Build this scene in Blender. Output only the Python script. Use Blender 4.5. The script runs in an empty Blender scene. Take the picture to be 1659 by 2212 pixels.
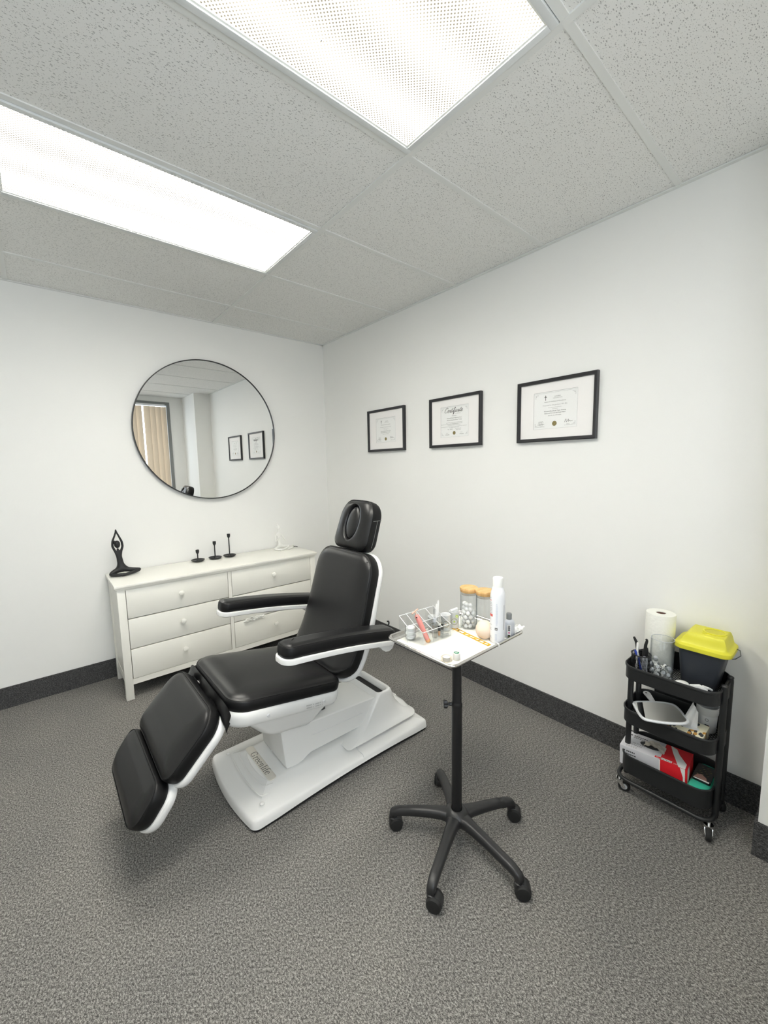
import bpy, bmesh, math, random
from math import sin, cos, pi, radians, sqrt
from mathutils import Vector, Matrix
random.seed(7)
S = bpy.context.scene
COL = S.collection

# ------------------------------------------------------------ camera
CAM = Vector((-2.1937, -3.4531, 1.4967))
yaw, pitch, roll = .7032, -.1122, -.0188
fw = Vector((sin(yaw)*cos(pitch), cos(yaw)*cos(pitch), sin(pitch)))
rt = Vector((cos(yaw), -sin(yaw), 0)); up = rt.cross(fw)
r2 = cos(roll)*rt + sin(roll)*up; u2 = -sin(roll)*rt + cos(roll)*up
cam = bpy.data.cameras.new('camera'); camo = bpy.data.objects.new('camera', cam); COL.objects.link(camo)
m = Matrix((r2, u2, -fw)).transposed().to_4x4(); m.translation = CAM; camo.matrix_world = m
cam.sensor_fit = 'HORIZONTAL'; cam.sensor_width = 36; cam.lens = 36*876.231/1659; cam.clip_start = .02
S.camera = camo

# ------------------------------------------------------------ world, light, exposure
S.view_settings.view_transform = 'Standard'; S.view_settings.look = 'None'
S.view_settings.gamma = 1; S.view_settings.exposure = 0.12
try: S.view_settings.use_curve_mapping = False
except Exception: pass
S.cycles.use_denoising = True
S.cycles.max_bounces = 10; S.cycles.diffuse_bounces = 6; S.cycles.glossy_bounces = 5; S.cycles.transparent_max_bounces = 24
S.cycles.caustics_reflective = False; S.cycles.caustics_refractive = False
S.cycles.sample_clamp_indirect = 8
W = bpy.data.worlds.new('daylight'); S.world = W; W.use_nodes = True
bg = W.node_tree.nodes['Background']; bg.inputs[0].default_value = (.85, .93, 1, 1); bg.inputs[1].default_value = 4.6
LAMP = 23.5           # strength of the troffer lenses
H = 2.657            # ceiling height
XL, YF = -3.75, -3.93  # left wall, window wall
portal = bpy.data.lights.new('window_daylight', 'AREA'); portal.shape = 'RECTANGLE'; portal.size = 2.9; portal.size_y = 1.75
portal.cycles.is_portal = True
po = bpy.data.objects.new('window_daylight', portal); COL.objects.link(po)
po.location = (-1.9, YF-.12, 1.72); po.rotation_euler = (radians(-90), 0, 0)
po.rotation_euler = (radians(90), 0, 0)
po.rotation_euler = Vector((0, 1, 0)).to_track_quat('-Z', 'Z').to_euler()

# ------------------------------------------------------------ materials
def nm(name):
    M = bpy.data.materials.new(name); M.use_nodes = True; nt = M.node_tree
    return M, nt, nt.nodes['Principled BSDF']
def mat(name, c, rough=.5, metal=0, spec=.5, coat=0, bump=None, trans=0, sub=0):
    M, nt, b = nm(name)
    b.inputs['Base Color'].default_value = (*c, 1); b.inputs['Roughness'].default_value = rough
    b.inputs['Metallic'].default_value = metal; b.inputs['Specular IOR Level'].default_value = spec
    b.inputs['Coat Weight'].default_value = coat
    if bump:
        sc, st, di = bump
        tc = nt.nodes.new('ShaderNodeTexCoord'); n = nt.nodes.new('ShaderNodeTexNoise'); bm_ = nt.nodes.new('ShaderNodeBump')
        n.inputs['Scale'].default_value = sc; n.inputs['Detail'].default_value = 4
        bm_.inputs['Strength'].default_value = st; bm_.inputs['Distance'].default_value = di
        nt.links.new(tc.outputs['Object'], n.inputs['Vector']); nt.links.new(n.outputs['Fac'], bm_.inputs['Height'])
        nt.links.new(bm_.outputs['Normal'], b.inputs['Normal'])
    return M
def ramp(nt, pts):
    r = nt.nodes.new('ShaderNodeValToRGB'); e = r.color_ramp.elements
    e[0].position, e[0].color = pts[0][0], (*pts[0][1], 1); e[1].position, e[1].color = pts[-1][0], (*pts[-1][1], 1)
    for p, c in pts[1:-1]:
        k = e.new(p); k.color = (*c, 1)
    return r
def mathn(nt, op, a, b=None, c=None):
    n = nt.nodes.new('ShaderNodeMath'); n.operation = op
    for i, v in enumerate((a, b, c)):
        if v is None: continue
        if hasattr(v, 'is_output'): nt.links.new(v, n.inputs[i])
        else: n.inputs[i].default_value = v
    return n.outputs[0]
def carpet(name, dark, mid, light, sc):
    M, nt, b = nm(name); L = nt.links.new
    tc = nt.nodes.new('ShaderNodeTexCoord'); mp = nt.nodes.new('ShaderNodeMapping'); L(tc.outputs['Object'], mp.inputs[0])
    mp.inputs['Scale'].default_value = (1, .6, 1); mp.inputs['Rotation'].default_value = (0, 0, radians(25))
    n1 = nt.nodes.new('ShaderNodeTexNoise'); n1.inputs['Scale'].default_value = sc; n1.inputs['Detail'].default_value = 2; n1.inputs['Roughness'].default_value = .8
    n3 = nt.nodes.new('ShaderNodeTexNoise'); n3.inputs['Scale'].default_value = sc*.42; n3.inputs['Detail'].default_value = 2
    n2 = nt.nodes.new('ShaderNodeTexNoise'); n2.inputs['Scale'].default_value = 2.5; n2.inputs['Detail'].default_value = 3
    L(mp.outputs[0], n1.inputs['Vector']); L(mp.outputs[0], n3.inputs['Vector']); L(tc.outputs['Object'], n2.inputs['Vector'])
    f = mathn(nt, 'ADD', mathn(nt, 'MULTIPLY', n1.outputs['Fac'], .62), mathn(nt, 'MULTIPLY', n3.outputs['Fac'], .38))
    r = ramp(nt, [(.40, dark), (.5, mid), (.61, light)]); L(f, r.inputs[0])
    r2_ = ramp(nt, [(.3, (.93, .93, .93)), (.7, (1.06, 1.05, 1.03))]); L(n2.outputs['Fac'], r2_.inputs[0])
    mx = nt.nodes.new('ShaderNodeMix'); mx.data_type = 'RGBA'; mx.blend_type = 'MULTIPLY'; mx.inputs[0].default_value = 1
    L(r.outputs[0], mx.inputs[6]); L(r2_.outputs[0], mx.inputs[7]); L(mx.outputs[2], b.inputs['Base Color'])
    bp = nt.nodes.new('ShaderNodeBump'); bp.inputs['Strength'].default_value = .35; bp.inputs['Distance'].default_value = .002
    L(f, bp.inputs['Height']); L(bp.outputs[0], b.inputs['Normal'])
    b.inputs['Roughness'].default_value = .95; b.inputs['Specular IOR Level'].default_value = .1
    return M
def tile_mat():
    M, nt, b = nm('mineral_fibre_tile'); L = nt.links.new
    tc = nt.nodes.new('ShaderNodeTexCoord')
    wn = nt.nodes.new('ShaderNodeTexNoise'); wn.inputs['Scale'].default_value = 9; L(tc.outputs['Object'], wn.inputs['Vector'])
    fac = None
    for k, (rot, sc, sx, th, pr) in enumerate([(40, 118, .40, .20, .5), (-35, 135, .42, .19, .5), (80, 150, .5, .2, .5), (10, 230, 1, .24, .4)]):
        mp = nt.nodes.new('ShaderNodeMapping'); mp.inputs['Rotation'].default_value = (0, 0, radians(rot)); mp.inputs['Scale'].default_value = (sx, 1, 1)
        mp.inputs['Location'].default_value = (k*3.1, k*1.7, 0)
        L(tc.outputs['Object'], mp.inputs[0])
        v = nt.nodes.new('ShaderNodeTexVoronoi'); v.inputs['Scale'].default_value = sc; v.voronoi_dimensions = '2D'; L(mp.outputs[0], v.inputs['Vector'])
        sp = nt.nodes.new('ShaderNodeSeparateColor'); L(v.outputs['Color'], sp.inputs[0])
        thv = mathn(nt, 'MULTIPLY', sp.outputs[1], th)
        a = mathn(nt, 'LESS_THAN', v.outputs['Distance'], thv)
        pres = mathn(nt, 'LESS_THAN', sp.outputs[0], pr)
        a = mathn(nt, 'MULTIPLY', a, pres)
        fac = a if fac is None else mathn(nt, 'MAXIMUM', fac, a)
    mx = nt.nodes.new('ShaderNodeMix'); mx.data_type = 'RGBA'; L(fac, mx.inputs[0])
    mx.inputs[6].default_value = (.82, .82, .80, 1); mx.inputs[7].default_value = (.44, .44, .43, 1)
    L(mx.outputs[2], b.inputs['Base Color']); b.inputs['Roughness'].default_value = .95; b.inputs['Specular IOR Level'].default_value = .1
    bp = nt.nodes.new('ShaderNodeBump'); bp.invert = True; bp.inputs['Strength'].default_value = .5; bp.inputs['Distance'].default_value = .002
    L(fac, bp.inputs['Height']); L(bp.outputs[0], b.inputs['Normal'])
    return M
def lens_mat():
    # prismatic acrylic lens lit from behind by tubes; like the real thing it throws most of its light downwards
    M = bpy.data.materials.new('prismatic_lens'); M.use_nodes = True; nt = M.node_tree; nt.nodes.clear(); L = nt.links.new
    out = nt.nodes.new('ShaderNodeOutputMaterial'); em = nt.nodes.new('ShaderNodeEmission')
    tc = nt.nodes.new('ShaderNodeTexCoord'); sx = nt.nodes.new('ShaderNodeSeparateXYZ'); L(tc.outputs['Object'], sx.inputs[0])
    k = 2*pi/.0125
    a = mathn(nt, 'SINE', mathn(nt, 'MULTIPLY', sx.outputs[0], k)); c = mathn(nt, 'SINE', mathn(nt, 'MULTIPLY', sx.outputs[1], k))
    cell = mathn(nt, 'ADD', mathn(nt, 'MULTIPLY', mathn(nt, 'MULTIPLY', a, c), .5), .5)
    cell = mathn(nt, 'POWER', cell, 4)
    # tubes run along x: bands across y
    nz = nt.nodes.new('ShaderNodeTexNoise'); nz.inputs['Scale'].default_value = 1.6; L(tc.outputs['Object'], nz.inputs['Vector'])
    yy = mathn(nt, 'ADD', sx.outputs[1], mathn(nt, 'MULTIPLY', nz.outputs['Fac'], .05))
    band = mathn(nt, 'ADD', mathn(nt, 'MULTIPLY', mathn(nt, 'COSINE', mathn(nt, 'MULTIPLY', yy, 2*pi/.19)), .28), .72)
    st = mathn(nt, 'MULTIPLY', mathn(nt, 'ADD', mathn(nt, 'MULTIPLY', cell, 5.6), .05), band)
    geo = nt.nodes.new('ShaderNodeNewGeometry'); dt = nt.nodes.new('ShaderNodeVectorMath'); dt.operation = 'DOT_PRODUCT'
    L(geo.outputs['Normal'], dt.inputs[0]); L(geo.outputs['Incoming'], dt.inputs[1])
    cs = mathn(nt, 'ABSOLUTE', dt.outputs['Value'])
    ang = mathn(nt, 'ADD', mathn(nt, 'MULTIPLY', mathn(nt, 'POWER', cs, 1.2), .66), .34)
    st = mathn(nt, 'MULTIPLY', mathn(nt, 'MULTIPLY', st, ang), LAMP)
    cr = ramp(nt, [(.02, (1, .92, .74)), (.35, (1, .985, .93))]); L(cell, cr.inputs[0]); L(cr.outputs[0], em.inputs['Color']); L(st, em.inputs['Strength']); L(em.outputs[0], out.inputs[0])
    return M
def clear_mat(name, tint=(.97, .98, .98), edge=(.55, .6, .62), gloss=.10, rough=.03):
    M = bpy.data.materials.new(name); M.use_nodes = True; nt = M.node_tree; nt.nodes.clear(); L = nt.links.new
    out = nt.nodes.new('ShaderNodeOutputMaterial'); tr = nt.nodes.new('ShaderNodeBsdfTransparent'); gl = nt.nodes.new('ShaderNodeBsdfGlossy')
    lw = nt.nodes.new('ShaderNodeLayerWeight'); lw.inputs['Blend'].default_value = .5
    r = ramp(nt, [(.55, tint), (.97, edge)]); L(lw.outputs['Facing'], r.inputs[0]); L(r.outputs[0], tr.inputs['Color'])
    gl.inputs['Roughness'].default_value = rough
    f = mathn(nt, 'ADD', mathn(nt, 'MULTIPLY', mathn(nt, 'POWER', lw.outputs['Facing'], 4), .45), gloss*.5)
    mx = nt.nodes.new('ShaderNodeMixShader'); L(f, mx.inputs[0]); L(tr.outputs[0], mx.inputs[1]); L(gl.outputs[0], mx.inputs[2]); L(mx.outputs[0], out.inputs[0])
    return M
def wood_mat(name, a, b_):
    M, nt, b = nm(name); L = nt.links.new
    tc = nt.nodes.new('ShaderNodeTexCoord'); mp = nt.nodes.new('ShaderNodeMapping'); mp.inputs['Scale'].default_value = (20, 160, 20)
    n = nt.nodes.new('ShaderNodeTexNoise'); n.inputs['Scale'].default_value = 1; L(tc.outputs['Object'], mp.inputs[0]); L(mp.outputs[0], n.inputs['Vector'])
    r = ramp(nt, [(.35, a), (.65, b_)]); L(n.outputs['Fac'], r.inputs[0]); L(r.outputs[0], b.inputs['Base Color']); b.inputs['Roughness'].default_value = .5
    return M
def holes_mat(name):
    # perforated black sheet showing small light holes
    M, nt, b = nm(name); L = nt.links.new
    tc = nt.nodes.new('ShaderNodeTexCoord'); sx = nt.nodes.new('ShaderNodeSeparateXYZ'); L(tc.outputs['Object'], sx.inputs[0])
    k = 2*pi/.016
    a = mathn(nt, 'SINE', mathn(nt, 'MULTIPLY', sx.outputs[0], k)); c = mathn(nt, 'SINE', mathn(nt, 'MULTIPLY', sx.outputs[1], k))
    f = mathn(nt, 'GREATER_THAN', mathn(nt, 'MULTIPLY', a, c), .35)
    mx = nt.nodes.new('ShaderNodeMix'); mx.data_type = 'RGBA'; L(f, mx.inputs[0]); mx.inputs[6].default_value = (.012, .012, .013, 1); mx.inputs[7].default_value = (.45, .46, .45, 1)
    L(mx.outputs[2], b.inputs['Base Color']); b.inputs['Roughness'].default_value = .5
    return M
def floral_mat():
    M, nt, b = nm('floral_card'); L = nt.links.new
    tc = nt.nodes.new('ShaderNodeTexCoord')
    def blob(sc, rot, sx, th, pr, off):
        mp = nt.nodes.new('ShaderNodeMapping'); mp.inputs['Rotation'].default_value = (0, 0, radians(rot)); mp.inputs['Scale'].default_value = (sx, 1, 1); mp.inputs['Location'].default_value = (off, off, 0)
        L(tc.outputs['Object'], mp.inputs[0]); v = nt.nodes.new('ShaderNodeTexVoronoi'); v.voronoi_dimensions = '2D'; v.inputs['Scale'].default_value = sc; L(mp.outputs[0], v.inputs['Vector'])
        sp = nt.nodes.new('ShaderNodeSeparateColor'); L(v.outputs['Color'], sp.inputs[0])
        return mathn(nt, 'MULTIPLY', mathn(nt, 'LESS_THAN', v.outputs['Distance'], th), mathn(nt, 'LESS_THAN', sp.outputs[0], pr))
    m1 = nt.nodes.new('ShaderNodeMix'); m1.data_type = 'RGBA'; L(blob(62, 50, .42, .33, .6, 2), m1.inputs[0]); m1.inputs[6].default_value = (.86, .82, .62, 1); m1.inputs[7].default_value = (.03, .035, .04, 1)
    m2 = nt.nodes.new('ShaderNodeMix'); m2.data_type = 'RGBA'; L(blob(52, -30, .6, .34, .4, 5), m2.inputs[0]); L(m1.outputs[2], m2.inputs[6]); m2.inputs[7].default_value = (.5, .26, .05, 1)
    L(m2.outputs[2], b.inputs['Base Color']); b.inputs['Roughness'].default_value = .6
    return M

WALL = mat('wall_paint', (.86, .86, .84), .85, spec=.2, bump=(220, .08, .001))
FLOOR = carpet('carpet_floor', (.050, .048, .045), (.160, .155, .147), (.40, .388, .365), 470)
BASE = carpet('carpet_base', (.028, .028, .03), (.062, .062, .064), (.14, .14, .14), 470)
TILE = tile_mat(); GRID = mat('grid_enamel', (.76, .77, .75), .6)
LENS = lens_mat(); FIX = mat('fixture_enamel', (.72, .74, .74), .4)
LENSEDGE = mat('lens_edge', (.93, .94, .9), .4)
BLACKF = mat('black_frame', (.012, .012, .015), .35)
MATB = mat('mat_board', (.88, .865, .85), .8); PAPER = mat('certificate_paper', (.86, .865, .85), .7)
INK = mat('ink_grey', (.16, .16, .16), .8); INKD = mat('ink_dark', (.05, .05, .05), .8); GOLDS = mat('seal_gold', (.20, .165, .07), .45, .3)
GOLDS2 = mat('seal_gold_light', (.45, .36, .15), .45, .3); INKL = mat('ink_light', (.42, .42, .42), .8)
MIRROR = mat('silvered_glass', (.93, .94, .94), .0, 1)
WHITEL = mat('white_lacquer', (.86, .85, .79), .33, bump=(60, .03, .001))
GAP = mat('painted_gap_shade', (.10, .095, .09), .8)
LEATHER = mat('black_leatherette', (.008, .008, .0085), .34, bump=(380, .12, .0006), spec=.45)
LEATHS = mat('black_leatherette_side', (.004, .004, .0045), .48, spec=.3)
PLAST = mat('white_abs_plastic', (.86, .86, .845), .2, spec=.5)
PLASTG = mat('grey_white_plastic', (.76, .765, .77), .3)
RUB = mat('black_rubber', (.01, .01, .01), .7); BLKP = mat('black_plastic', (.02, .02, .021), .38, bump=(300, .1, .0005))
BLKM = mat('black_powder_coat', (.012, .013, .014), .42); BLKPOLE = mat('black_steel_tube', (.01, .01, .011), .35)
STEEL = mat('stainless_steel', (.74, .72, .70), .22, 1); CHROME = mat('chrome', (.8, .8, .8), .12, 1)
LINER = mat('paper_liner', (.88, .87, .80), .8, bump=(40, .35, .003)); TISS = mat('tissue_paper', (.9, .9, .89), .8, bump=(50, .4, .003))
CLEAR = clear_mat('clear_acrylic', (.992, .995, .995), (.82, .84, .85), .05); GLASS = clear_mat('clear_glass', (.985, .99, .99), (.62, .65, .67), .08)
VIALG = clear_mat('vial_glass', (.93, .94, .95), (.5, .53, .56), .2)
BAMBOO = wood_mat('bamboo', (.62, .36, .13), (.78, .50, .22)); COTTON = mat('cotton', (.93, .93, .92), .95, bump=(200, .5, .002))
SPONGE = mat('beige_sponge', (.86, .70, .56), .8); YEL = mat('gold_plastic', (.78, .44, .015), .25, spec=.6)
WPL = mat('white_bottle_plastic', (.86, .87, .9), .3); LABELG = mat('label_grey', (.62, .66, .75), .5); RED = mat('red_print', (.75, .02, .03), .45); REDL = mat('red_label_print', (.8, .16, .14), .5)
GREYCAP = mat('grey_cap', (.22, .23, .23), .4); SMB = mat('pale_grey_bottle', (.62, .64, .68), .3)
PINK = mat('rose_gold_pink', (.80, .30, .27), .3, .2); ROSE = mat('rose_gold_bar', (.9, .62, .5), .25, .5); COPPER = mat('copper_tip', (.85, .42, .18), .3, .5)
GREENP = mat('green_print', (.01, .2, .1), .5); TAPEC = mat('white_tape', (.82, .80, .76), .55); TAPET = clear_mat('translucent_tape', (.9, .88, .85), (.7, .68, .65), .1, .3)
DGREY = mat('bin_grey_plastic', (.035, .04, .05), .42); YLID = mat('lid_yellow_plastic', (.70, .66, .04), .42, bump=(300, .06, .0006))
YLID2 = mat('lid_port_yellow', (.60, .56, .04), .45); WIRE = mat('wire_steel', (.10, .10, .11), .4, .6)
TOWEL = mat('paper_towel', (.86, .86, .80), .9, bump=(75, .7, .004)); CARDB = mat('cardboard_core', (.16, .09, .07), .9)
PERF = holes_mat('perforated_sheet'); FLORAL = floral_mat(); CREAM = mat('cream_card', (.86, .82, .6), .6)
SILVERBOX = mat('silver_grey_card', (.66, .66, .69), .4); NITR = mat('nitrile_glove_cream', (.62, .58, .5), .6)
MINT = mat('mint_plastic', (.05, .48, .33), .35); BCARD = mat('black_glossy_card', (.012, .014, .014), .2)
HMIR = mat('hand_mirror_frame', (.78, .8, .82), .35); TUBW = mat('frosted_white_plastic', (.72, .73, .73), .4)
BLUE = mat('blue_plastic', (.02, .05, .35), .3); LGREY = mat('light_grey_plastic', (.5, .52, .55), .3)
WINF = mat('window_aluminium', (.22, .23, .23), .4, .5); SKIN = mat('printed_skin_tone', (.35, .2, .16), .3)
BADGE = mat('brushed_badge', (.80, .77, .70), .45, .35); STONEB = mat('black_matte_resin', (.01, .01, .011), .55); STONEW = mat('white_matte_resin', (.88, .88, .85), .6)
YGREEN = mat('lime_print', (.45, .6, .08), .5); OLIVE = mat('olive_print', (.22, .2, .1), .6); MAG = mat('magenta_print', (.6, .02, .2), .5)
def blind_mat():
    M = bpy.data.materials.new('beige_blind_fabric'); M.use_nodes = True; nt = M.node_tree; nt.nodes.clear(); L = nt.links.new
    out = nt.nodes.new('ShaderNodeOutputMaterial'); d = nt.nodes.new('ShaderNodeBsdfDiffuse'); t = nt.nodes.new('ShaderNodeBsdfTranslucent')
    d.inputs[0].default_value = (.62, .53, .42, 1); t.inputs[0].default_value = (.55, .44, .32, 1)
    mx = nt.nodes.new('ShaderNodeMixShader'); mx.inputs[0].default_value = .10; L(d.outputs[0], mx.inputs[1]); L(t.outputs[0], mx.inputs[2]); L(mx.outputs[0], out.inputs[0])
    return M
BLIND = blind_mat()

# ------------------------------------------------------------ mesh helpers
def rr(x0, x1, y0, y1, r, n=6, inset=0.0):
    """rounded rectangle outline; r one radius or four (x0y0, x1y0, x1y1, x0y1)"""
    if not hasattr(r, '__len__'): r = [r]*4
    x0 += inset; x1 -= inset; y0 += inset; y1 -= inset
    out = []
    mxr = max(.0005, min(x1-x0, y1-y0)/2*.98)
    cs = [(x0, y0, 1, 1, 180), (x1, y0, -1, 1, 270), (x1, y1, -1, -1, 0), (x0, y1, 1, -1, 90)]
    for (cx, cy, sx, sy, a0), rad in zip(cs, r):
        rad = min(max(rad-inset, .0008), mxr)
        for i in range(n+1):
            a = radians(a0+90*i/n)
            out.append((cx+sx*rad+rad*cos(a), cy+sy*rad+rad*sin(a)))
    return out
def catmull(pts, n):
    P = [Vector(p) for p in pts]; P = [2*P[0]-P[1]]+P+[2*P[-1]-P[-2]]; out = []
    for i in range(1, len(P)-2):
        for k in range(n):
            t = k/n; a, b, c, d = P[i-1:i+3]
            out.append(.5*((2*b)+(c-a)*t+(2*a-5*b+4*c-d)*t*t+(3*b-a-3*c+d)*t**3))
    out.append(P[-2]); return out
class MB:
    def __init__(s): s.V = []; s.F = []; s.M = []; s.mats = []; s.cur = 0
    def use(s, m):
        if m not in s.mats: s.mats.append(m)
        s.cur = s.mats.index(m); return s
    def add(s, V, F):
        b = len(s.V); s.V += [Vector(v) for v in V]; s.F += [[b+i for i in f] for f in F]; s.M += [s.cur]*len(F); return s
    def rings(s, R, cap0=True, cap1=True, closed=True):
        n = len(R[0]); V = [p for r in R for p in r]; F = []
        for i in range(len(R)-1):
            for j in range(n if closed else n-1):
                k = (j+1) % n
                F.append((i*n+j, i*n+k, (i+1)*n+k, (i+1)*n+j))
        if cap0: F.append(tuple(range(n-1, -1, -1)))
        if cap1: F.append(tuple((len(R)-1)*n+j for j in range(n)))
        return s.add(V, F)
    def box(s, x0, x1, y0, y1, z0, z1, bev=0):
        if x0 > x1: x0, x1 = x1, x0
        if y0 > y1: y0, y1 = y1, y0
        if bev <= 0:
            V = [(x, y, z) for z in (z0, z1) for x, y in ((x0, y0), (x1, y0), (x1, y1), (x0, y1))]
            return s.add(V, [(3, 2, 1, 0), (4, 5, 6, 7), (0, 1, 5, 4), (1, 2, 6, 5), (2, 3, 7, 6), (3, 0, 4, 7)])
        R = []
        for ins, z in ((bev, z0), (bev*.3, z0+bev*.3), (0, z0+bev), (0, z1-bev), (bev*.3, z1-bev*.3), (bev, z1)):
            R.append([(x, y, z) for x, y in rr(x0, x1, y0, y1, bev, 2, ins)])
        return s.rings(R)
    def lathe(s, c, prof, n=28, cap0=True, cap1=True, M=None):
        c = Vector(c); R = []
        for r, z in prof:
            ring = []
            for j in range(n):
                a = 2*pi*j/n; p = Vector((max(r, 1e-5)*cos(a), max(r, 1e-5)*sin(a), z))
                if M: p = M @ p
                ring.append(c+p)
            R.append(ring)
        return s.rings(R, cap0, cap1)
    def tube(s, pts, rad, n=10, closed=False, squash=None, cap=True):
        P = [Vector(p) for p in pts]; N = len(P)
        if not hasattr(rad, '__len__'): rad = [rad]*N
        T = []
        for i in range(N):
            a = P[i-1] if (i > 0 or closed) else P[i]; b = P[(i+1) % N] if (i < N-1 or closed) else P[i]
            T.append((b-a).normalized())
        up_ = Vector((0, 0, 1)) if abs(T[0].z) < .9 else Vector((1, 0, 0))
        X = (up_-T[0]*up_.dot(T[0])).normalized(); R = []
        for i in range(N):
            X = (X-T[i]*X.dot(T[i])).normalized(); Y = T[i].cross(X)
            sx, sy = squash or (1, 1)
            R.append([P[i]+rad[i]*(X*cos(2*pi*j/n)*sx+Y*sin(2*pi*j/n)*sy) for j in range(n)])
        if closed: R.append(R[0]); return s.rings(R, False, False)
        return s.rings(R, cap, cap)
    def prism(s, poly, f0, f1):
        """poly 2D, f0/f1 map (a,b) to 3D for the two faces"""
        return s.rings([[f0(*p) for p in poly], [f1(*p) for p in poly]])
    def sphere(s, c, r, n=16, m=10, sc=(1, 1, 1), M=None):
        c = Vector(c); R = []
        for i in range(m+1):
            a = -pi/2+pi*i/m; rr_ = max(cos(a), .001)
            ring = []
            for j in range(n):
                p = Vector((r*sc[0]*rr_*cos(2*pi*j/n), r*sc[1]*rr_*sin(2*pi*j/n), r*sc[2]*sin(a)))
                ring.append(c+(M @ p if M else p))
            R.append(ring)
        return s.rings(R)
    def tf(s, M, i0=0):
        for i in range(i0, len(s.V)): s.V[i] = M @ s.V[i]
        return s
WL = {}
def build(name, mb, material=None, parent=None, smooth=40, loc=None, merge=0):
    me = bpy.data.meshes.new(name); off = Vector((0, 0, 0))
    if parent is not None: off = WL[parent.name]
    elif loc is not None: off = Vector(loc)
    me.from_pydata([v-off for v in mb.V], [], mb.F)
    ms = mb.mats or [material]
    for m_ in ms: me.materials.append(m_)
    if len(ms) > 1:
        for p, mi in zip(me.polygons, mb.M): p.material_index = mi
    bm = bmesh.new(); bm.from_mesh(me)
    if merge: bmesh.ops.remove_doubles(bm, verts=bm.verts, dist=merge)
    bmesh.ops.recalc_face_normals(bm, faces=bm.faces); bm.to_mesh(me); bm.free()
    if smooth:
        for p in me.polygons: p.use_smooth = True
        me.set_sharp_from_angle(angle=radians(smooth))
    o = bpy.data.objects.new(name, me); COL.objects.link(o)
    if parent is not None: o.parent = parent
    elif loc is not None: o.location = loc
    WL[o.name] = off
    return o
def thing(name, label, cat, loc, group=None):
    o = bpy.data.objects.new(name, None); o.empty_display_size = .05; COL.objects.link(o); o.location = loc
    o['label'] = label; o['category'] = cat
    if group: o['group'] = group
    WL[o.name] = Vector(loc); return o
def tag(o, label, cat, group=None):
    o['label'] = label; o['category'] = cat
    if group: o['group'] = group
    return o
def struct(name, mb, m_, parent=None, smooth=0):
    o = build(name, mb, m_, parent, smooth)
    if parent is None: o['kind'] = 'structure'
    return o
def dup(root, loc, label=None, rotz=0):
    r = root.copy(); COL.objects.link(r); r.location = loc; r.rotation_euler = (0, 0, rotz)
    if label: r['label'] = label
    WL[r.name] = Vector(loc)
    def rec(a, b):
        for ch in list(a.children):
            c = ch.copy(); COL.objects.link(c); c.parent = b; WL[c.name] = Vector(loc); rec(ch, c)
    rec(root, r); return r
# strokes and text laid on a flat surface
def place2(o, ex, ey, p, lift=0):
    o, ex, ey = Vector(o), Vector(ex), Vector(ey); n = ex.cross(ey).normalized()
    return o+ex*p[0]+ey*p[1]+n*lift
def stroke(mb, o, ex, ey, pts, w, lift=.0005, pen=None, smoothn=4):
    P = catmull([(p[0], p[1], 0) for p in pts], smoothn) if (len(pts) > 2 and smoothn) else [Vector((p[0], p[1], 0)) for p in pts]
    L_, R_ = [], []
    for i, p in enumerate(P):
        a = P[max(i-1, 0)]; b = P[min(i+1, len(P)-1)]; t = (b-a); t = t.normalized() if t.length > 1e-9 else Vector((1, 0, 0))
        nn = Vector((-t.y, t.x, 0)); ww = w
        if pen: ww = pen[1]+(pen[0]-pen[1])*abs(t.y)
        L_.append(place2(o, ex, ey, p+nn*ww/2, lift)); R_.append(place2(o, ex, ey, p-nn*ww/2, lift))
    V = [v for pr in zip(L_, R_) for v in pr]; F = [(2*i, 2*i+1, 2*i+3, 2*i+2) for i in range(len(P)-1)]
    mb.add(V, F)
def text(mb, s, o, ex, ey, size, align='CENTER', lift=.0005, squeeze=1.0, shear=0):
    cu = bpy.data.curves.new('t', 'FONT'); cu.body = s; cu.size = size; cu.align_x = align; cu.shear = shear; cu.resolution_u = 2
    ob = bpy.data.objects.new('t', cu); COL.objects.link(ob)
    me = ob.to_mesh()
    V = [place2(o, ex, ey, (v.co.x*squeeze, v.co.y), lift) for v in me.vertices]; F = [tuple(p.vertices) for p in me.polygons]
    mb.add(V, F); ob.to_mesh_clear(); bpy.data.objects.remove(ob); bpy.data.curves.remove(cu)
def disc(mb, o, ex, ey, c, r, lift=.0006, n=24, r0=0):
    if r0 <= 0: mb.add([place2(o, ex, ey, (c[0]+r*cos(2*pi*i/n), c[1]+r*sin(2*pi*i/n)), lift) for i in range(n)], [tuple(range(n))])
    else:
        V = []
        for i in range(n):
            for q in (r0, r): V.append(place2(o, ex, ey, (c[0]+q*cos(2*pi*i/n), c[1]+q*sin(2*pi*i/n)), lift))
        mb.add(V, [(2*i, 2*i+1, (2*i+3) % (2*n), (2*i+2) % (2*n)) for i in range(n)])
def rect(mb, o, ex, ey, x0, x1, y0, y1, lift=.0005):
    mb.add([place2(o, ex, ey, p, lift) for p in ((x0, y0), (x1, y0), (x1, y1), (x0, y1))], [(0, 1, 2, 3)])

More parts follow.
